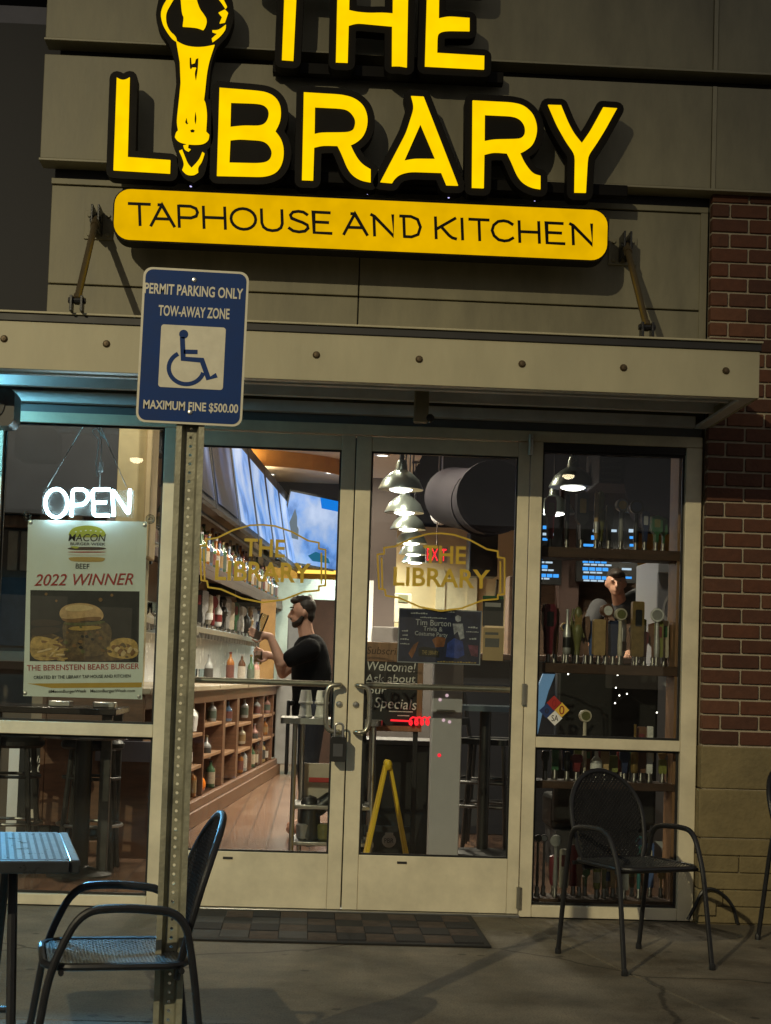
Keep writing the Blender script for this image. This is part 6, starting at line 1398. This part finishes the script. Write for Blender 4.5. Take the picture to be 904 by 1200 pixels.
# drink fridge at the right
Yd = 2.3; a, c = P(771,655,Yd), P(800,1010,Yd)
t = thing('drinks_fridge', 'tall white drinks fridge with red brand script at the right of the window', 'fridge', (a.x+.35,Yd+.35,0))
t['label'] = 'tall pale drinks fridge with white script behind the right end of the shelves'
zt5 = a.z
MB().box(a.x, a.x+.75, Yd, Yd+.7, .03, zt5).build('cabinet', mat('fridge_grey', (.40,.41,.44), .4, var=.05), t, bevel=.01)
b = MB(); b.box(a.x+.0, a.x+.75, Yd-.03, Yd-.001, P(785,672,Yd).z, zt5-.005); b.build('header', mat('fridge_header', (.50,.52,.55), .35), t, bevel=.005)
b = MB(); q0, q1 = P(776,728,Yd-.002), P(800,728,Yd-.002); b.text('Coca-Cola', (q0.x,Yd-.0025,q0.z), (q0.x+.62,Yd-.0025,q0.z), .20, depth=.001, shear=.35); b.build('lettering', M_white, t)
# menu boards
YMb = 7.0
def menu(px0, py0, px1, py1, label, rows_):
    a, c = P(px0, py0, YMb), P(px1, py1, YMb); t = thing('menu_screen', label, 'menu board', ((a.x+c.x)/2,YMb,(a.z+c.z)/2), 'tap list screens')
    MB().box(a.x, c.x, YMb, YMb+.06, c.z, a.z).build('casing', M_black, t, bevel=.006)
    b = MB()
    for (y, segs) in rows_:
        for (x0_, x1_, h_, m_) in segs:
            p0, p1 = P(x0_, y, YMb), P(x1_, y, YMb); h = h_*15/1800; zz = (p0.z+p1.z)/2
            n_ = max(1, int((p1.x-p0.x)/.06)); w_ = (p1.x-p0.x)/n_
            for i in range(n_): b.box(p0.x+i*w_, p0.x+(i+.86)*w_, YMb-.003, YMb-.0006, zz-h/2, zz+h/2, m_)
    b.build('menu_text', [glow('menu_blue', (.06,.36,1.0), 1.3), glow('menu_white', (.65,.82,1.0), .9)], t)
menu(618, 600, 658, 686, 'dark tap list screen with blue rows behind the left end of the shelves', [(618,[(631,645,4,0)]),(626,[(633,650,3,1)]),(632,[(633,645,3,0)]),(654,[(628,637,4,0)]),(659,[(630,649,2,1)]),(664,[(626,643,4,0)]),(668,[(628,650,2,1)]),(674.5,[(626,656,4,0)]),(678,[(630,645,2,1)])])
menu(677, 598, 747, 684, 'dark tap list screen with blue rows right of the brown post', [(622,[(695,700,3,1),(716,724,3,1),(737,744,4,1)]),(630,[(693,700,5,0),(738,744,3,0)]),(639,[(684,698,3,0),(738,744,3,0)]),(658,[(683,712,4,0),(729,742,2.5,1)]),(662,[(684,718,2,1)]),(667,[(683,714,4,0),(729,742,2.5,1)]),(671,[(684,707,2,1)]),(677,[(683,713,4,0),(731,742,2.5,0)]),(680.5,[(684,709,2,1)])])
a, c = P(658,590,7.05), P(678,720,7.05); tag(MB().box(a.x, c.x, 7.07, 7.3, 0, a.z+.3).build('brown_post', mat('post_brown', (.06,.03,.022), .7)), 'brown square post between the two tap list screens', 'post')
a, c = P(600,684,7.1), P(752,900,7.1); tag(MB().box(a.x, c.x, 7.31, 7.6, 0, P(680,676,7.1).z).build('wooden_partition', mat('partition_wood', (.10,.055,.03), .6, var=.3, stretch=(1,1,5)), bevel=.01), 'brown wooden partition under the tap list screens', 'partition')
t = thing('blue_light_panel', 'curved blue lit panel low behind the hazard diamonds', 'panel', tuple(P(637,820,2.2)))
b = MB(); pts = [P(x,y,2.2) for x,y in ((651,790),(643,810),(636,835),(630,862),(626,890))]; 
for i in range(4):
    p0, p1 = pts[i], pts[i+1]; b.hexa([(p1.x-.08,2.2,p1.z),(p1.x,2.2,p1.z),(p1.x,2.25,p1.z),(p1.x-.08,2.25,p1.z),(p0.x-.08,2.2,p0.z),(p0.x,2.2,p0.z),(p0.x,2.25,p0.z),(p0.x-.08,2.25,p0.z)])
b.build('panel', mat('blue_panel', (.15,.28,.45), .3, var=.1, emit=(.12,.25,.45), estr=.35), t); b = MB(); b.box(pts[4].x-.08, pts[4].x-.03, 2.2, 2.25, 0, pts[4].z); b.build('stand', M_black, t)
# black block added where the space behind the shelves is only dark
q0, q1 = P(652,860,2.0), P(771,860,2.0); zt7 = P(712,783,2.0).z
t = thing('dark_backdrop', 'black backdrop added for the dark space behind the right window shelves', 'seat', ((q0.x+q1.x)/2,2.0,0))
MB().box(q0.x, q1.x, 2.0, 2.12, .3, zt7).build('backrest', mat('backdrop_black', (.006,.0055,.0055), .6, var=.3, bump=.2, bscale=12), t, bevel=.02); MB().box(q0.x, q1.x, 2.121, 2.55, .25, .47).build('seat', M_black, t, bevel=.03); MB().box(q0.x+.02, q1.x-.02, 2.03, 2.5, 0, .249).build('base', M_char, t)

# ================================================================ LEFT WINDOW: SEATING
# rear partition, hutch with pale doors, side wall
b = MB(); a, c = P(-60,500,3.4), P(140,500,3.4); b.box(-5.1, P(139,520,3.4).x, 3.4, 3.5, 0, 4.6); b.box(-5.1, P(140.5,540,2.2).x, 2.21, 2.29, P(60,602,2.2).z, 4.6); struct(b.build('wall', mat('dark_back_wall', (.045,.05,.058), .6, var=.25, scale=1.5)))
t = thing('hutch', 'pale wooden hutch behind the left edge of the burger banner', 'cabinet', (P(20,700,3.0).x,3.1,0))
a, c = P(8,603,3.0), P(64,670,3.0); b = MB(); b.box(a.x-.4, c.x, 2.95, 3.35, P(8,618,3.0).z, P(8,604,3.0).z); b.build('cornice', M_woodl, t, bevel=.01)
for k in range(5): b = MB(); x = a.x+.02+k*.09; b.box(x, x+.07, 2.99, 3.02, c.z+.0, P(8,622,3.0).z); b.build('door', mat('hutch_door', (.50,.42,.30), .6, var=.15, scale=9), t, bevel=.006)
MB().box(a.x-.4, c.x, 3.03, 3.35, 0, P(8,620,3.0).z).build('carcass', mat('hutch_body', (.16,.12,.09), .6), t, bevel=.005)
a, c = P(-10,672,2.95), P(60,758,2.95); MB().box(a.x-.2, c.x, 2.985, 3.028, c.z, a.z-.02).build('mirror', mat('hutch_mirror', (.10,.14,.18), .08, metal=.3, var=.2), t)
MB().box(a.x-.4, c.x+.02, 2.80, 3.029, P(10,775,2.9).z, P(10,763,2.9).z).build('ledge', mat('pale_ledge', (.55,.45,.32), .5), t, bevel=.006)
# high bar table with edge, just inside
t = thing('bar_table', 'dark bar table below the burger banner', 'table', (P(90,830,1.1).x,1.3,0))
a, c = P(-20,826,1.1), P(136,840,1.1); zt6 = a.z
MB().box(a.x, c.x, 1.1, 1.75, zt6-.04, zt6).build('top', mat('bar_table_top', (.035,.03,.028), .18), t, bevel=.006)
for (x, y) in ((a.x+.06,1.2),(c.x-.06,1.2),(c.x-.06,1.68)): MB().box(x-.03, x+.03, y-.03, y+.03, 0, zt6-.041).build('leg', M_gun, t, bevel=.003)
for k, px_ in enumerate((72,124)):
    q = P(px_, 828, 1.25); tag(MB().box(q.x-.07, q.x+.06, 1.2, 1.32, zt6+.0005, zt6+.035).build('napkin_holder', M_steel, bevel=.006), ['steel napkin holder at the left on the bar table','steel napkin holder at the right on the bar table'][k], 'napkin holder')
# stools
def round_stool(loc, label):
    t = thing('bar_stool', label, 'stool', (0,0,0), 'round bar stools in the left window')
    b = MB(); b.lathe([(.17,.72),(.19,.735),(.19,.76),(.17,.785),(0,.79)], (0,0,0), 24); b.build('seat', M_black, t)
    for k in range(4):
        a_ = math.pi/4+k*math.pi/2; b = MB(); b.tube([(.15*math.cos(a_),.15*math.sin(a_),.72),(.22*math.cos(a_),.22*math.sin(a_),0)], .017, 8); b.build('leg', M_gun, t)
    b = MB(); b.tube([(.195*math.cos(k*math.pi/8),.195*math.sin(k*math.pi/8),.27) for k in range(16)], .010, 8, closed=True); b.build('foot_ring', M_steel, t)
    b = MB(); b.tube([(.17*math.cos(k*math.pi/8),.17*math.sin(k*math.pi/8),.55) for k in range(16)], .010, 8, closed=True); b.build('brace', M_gun, t)
    t.location = loc; return t
q = G(98,1026,0); round_stool((q.x-.02,q.y+.3,0), 'round black bar stool in front of the lettered board')
q = G(40,1030,0); round_stool((q.x-.25,q.y+.5,0), 'round black bar stool at the far left under the bar table')
t = thing('pedestal_table', 'black pedestal table with a flat round foot in the left window', 'table', (P(98,1030,1.0).x,1.15,0))
xq = P(98,900,1.15).x
b = MB(); b.lathe([(.19,0),(.19,.012),(.06,.05),(.05,.06)], (xq,1.15,0), 20); b.build('foot', M_gun, t); b = MB(); b.tube([(xq,1.15,.05),(xq,1.15,.80)], .05, 12); b.build('column', M_black, t); b = MB(); b.lathe([(.26,.80),(.27,.81),(.27,.825),(.26,.835),(0,.835)], (xq,1.15,0), 28); b.build('top', mat('grey_top', (.10,.10,.11), .2), t)
# lettered board
Ys = 2.3
t = thing('beer_sign', 'black and white beer sign board lettered STELLA behind the stools', 'sign', (P(95,930,Ys).x,Ys,0))
a, c = P(60,890,Ys), P(128,1000,Ys); MB().box(a.x, c.x, Ys, Ys+.03, c.z, a.z).build('board', M_board, t)
b = MB(); a2, c2 = P(66,945,Ys), P(128,967,Ys); b.prism([[(a2.x,c2.z),(c2.x,c2.z),(c2.x,a2.z),(a2.x+.12,a2.z),(a2.x+.10,a2.z-.03)]], XZ(Ys-.003), 0, .002); b.build('white_band', M_paper, t)
b = MB(); A_, C_ = P(83,964,Ys), P(126,964.5,Ys); b.text('STELLA', (A_.x,Ys-.0035,A_.z), (C_.x,Ys-.0035,C_.z), .055, depth=.001); b.build('lettering', M_ink, t)
b = MB(); A_, C_ = P(76,934,Ys), P(122,934,Ys); b.text('ARTOIS', (A_.x,Ys-.001,A_.z), (C_.x,Ys-.001,C_.z), .06, depth=.001); b.build('chalk_lettering', M_chalk, t)
Ys2 = 2.1
t = thing('chalkboard_sign', 'black chalkboard with a mug drawing and half off writing at the far left', 'sign', (P(40,930,Ys2).x,Ys2,0))
a, c = P(24,862,Ys2), P(58,1000,Ys2); MB().box(a.x, c.x, Ys2, Ys2+.03, 0, a.z).build('board', M_board, t)
b = MB(); A_, C_ = P(31,893,Ys2), P(50,894,Ys2); b.text('half', (A_.x,Ys2-.001,A_.z), (C_.x,Ys2-.001,C_.z), .045, depth=.001, shear=.2); A_, C_ = P(35,905,Ys2), P(51,905,Ys2); b.text('20', (A_.x,Ys2-.001,A_.z), (C_.x,Ys2-.001,C_.z), .055, depth=.001, shear=.2); b.build('chalk_writing', M_chalk, t)
b = MB(); m0, m1 = P(30,948,Ys2), P(41,963,Ys2); b.prism([[(m0.x+.01,m1.z),(m1.x-.01,m1.z),(m1.x,m0.z),(m0.x,m0.z)]], XZ(Ys2-.002), 0, .001); b.tube([(m1.x-.004,Ys2-.003,m0.z-.01),(m1.x+.03,Ys2-.003,m0.z-.02),(m1.x+.03,Ys2-.003,m1.z+.03),(m1.x-.006,Ys2-.003,m1.z+.02)], .004, 5); b.build('mug_drawing', M_paper, t)
a, c = P(12,855,2.25), P(22,978,2.25); tag(MB().box(a.x, c.x, 2.25, 2.3, .0, a.z).build('white_board', M_white, bevel=.003), 'tall narrow white board at the far left behind the window', 'board')
# bar end panel seen from the window
a, c = P(138,893,2.0), P(179,1005,2.0); t = tag(MB().box(a.x-.1, c.x+.03, 2.0, 2.03, .0, P(150,880,2.0).z).build('wood_panel', M_wood, bevel=.004), 'brown wood end panel of the bar seen through the left window', 'panel')
a, c = P(128,868,2.0), P(180,895,2.0); o_ = MB().box(a.x-.08, c.x+.04, 1.97, 2.06, c.z+.01, a.z).build('top_band', mat('purple_grey', (.10,.09,.11), .4)); o_.parent = t
# a few glasses on a near shelf right of the banner
t = thing('glass_shelf', 'steel shelf of hanging glasses between the banner and the sign post', 'shelf', (P(180,690,2.6).x,2.65,0))
a, c = P(166,640,2.6), P(200,650,2.6); b = MB(); b.box(a.x, c.x+.2, 2.6, 2.8, P(180,636,2.6).z-.015, P(180,636,2.6).z); b.box(a.x, c.x+.2, 2.6, 2.8, P(180,738,2.6).z-.02, P(180,738,2.6).z); b.build('board', M_steel, t)
for k in range(5):
    for r_ in range(2):
        zz = P(180,[636,738][r_],2.6).z+.0005; x = a.x+.03+k*.075
        if random.random() < .8: tag(MB().lathe([(.03,0),(.03,.006),(.006,.01),(.006,.09),(.035,.12),(.04,.19),(.036,.19),(.03,.125),(0,.11)], (x,2.68,zz), 14).build('wine_glass', M_gl, loc=(x,2.68,zz)), 'clear stemmed glass, %s from the left on the %s steel shelf beside the banner' % (ORD[k], ['upper','lower'][r_]), 'glass', 'stemmed glasses by the banner')
# warm lamp over the left seating area
t = thing('downlight', 'recessed round downlight over the left seating area', 'light', (-2.2,1.6,ZC-.01))
b = MB(); b.lathe([(.10,ZC-.002),(.10,ZC-.014),(.07,ZC-.014)], (-2.2,1.6,0), 18); b.build('trim_ring', M_white, t)
l = bpy.data.lights.new('downlight_lamp', 'SPOT'); l.energy = 420; l.color = (1,.84,.62); l.shadow_soft_size = .07; l.spot_size = math.radians(130); l.spot_blend = .5
o = bpy.data.objects.new('downlight_lamp', l); COL.objects.link(o); o.parent = t; o.location = (0,0,-.03)

# ================================================================ ACROSS THE PARKING LOT (unseen behind the lens, added for faint reflections in the panes)
t = thing('building', 'unseen dark building across the parking lot, its lit windows added for reflections', 'building', (2,-42,0))
MB().box(-26, 30, -46, -42, 0, 6.2).build('wall', mat('far_wall', (.05,.045,.04), .9), t)
M_fw = glow('added_window_glow', (1,.80,.52), .22)
for k, x in enumerate((-15,-10.5,-7.5,-3,1.5,4.5,9.5,14,18)):
    MB().box(x, x+1.9+(k % 3)*.5, -41.99, -41.95, 1.0, 3.1+(k % 2)*.3).build('window', M_fw, t)
MB().box(-25, 29, -41.9, -41.2, 4.0, 4.3).build('awning', M_dark, t)
for k, (x, y, h) in enumerate(((-4.5,-30,6.2),(6.5,-33,6.6),(13,-28,6.0))):
    t = thing('added_street_lamp', ['added unseen street lamp nearest the middle of the parking lot','added unseen street lamp beside the far building','added unseen street lamp at the right side of the parking lot'][k], 'street lamp', (x,y,0), 'added parking lot lamps')
    b = MB(); b.tube([(x,y,0),(x,y,h)], [.08,.05], 10); b.tube([(x,y,h-.05),(x,y+.9,h+.05)], .035, 8); b.build('pole', M_blackm, t)
    MB().box(x-.16, x+.16, y+.7, y+1.2, h+.03, h+.12).build('lamp_head', M_blackm, t, bevel=.01)
    b = MB(); b.sphere((x,y+.95,h+.02), (.16,.2,.10), 14); b.build('lens', glow('added_lamp_lens', (1,.82,.5), 22), t)
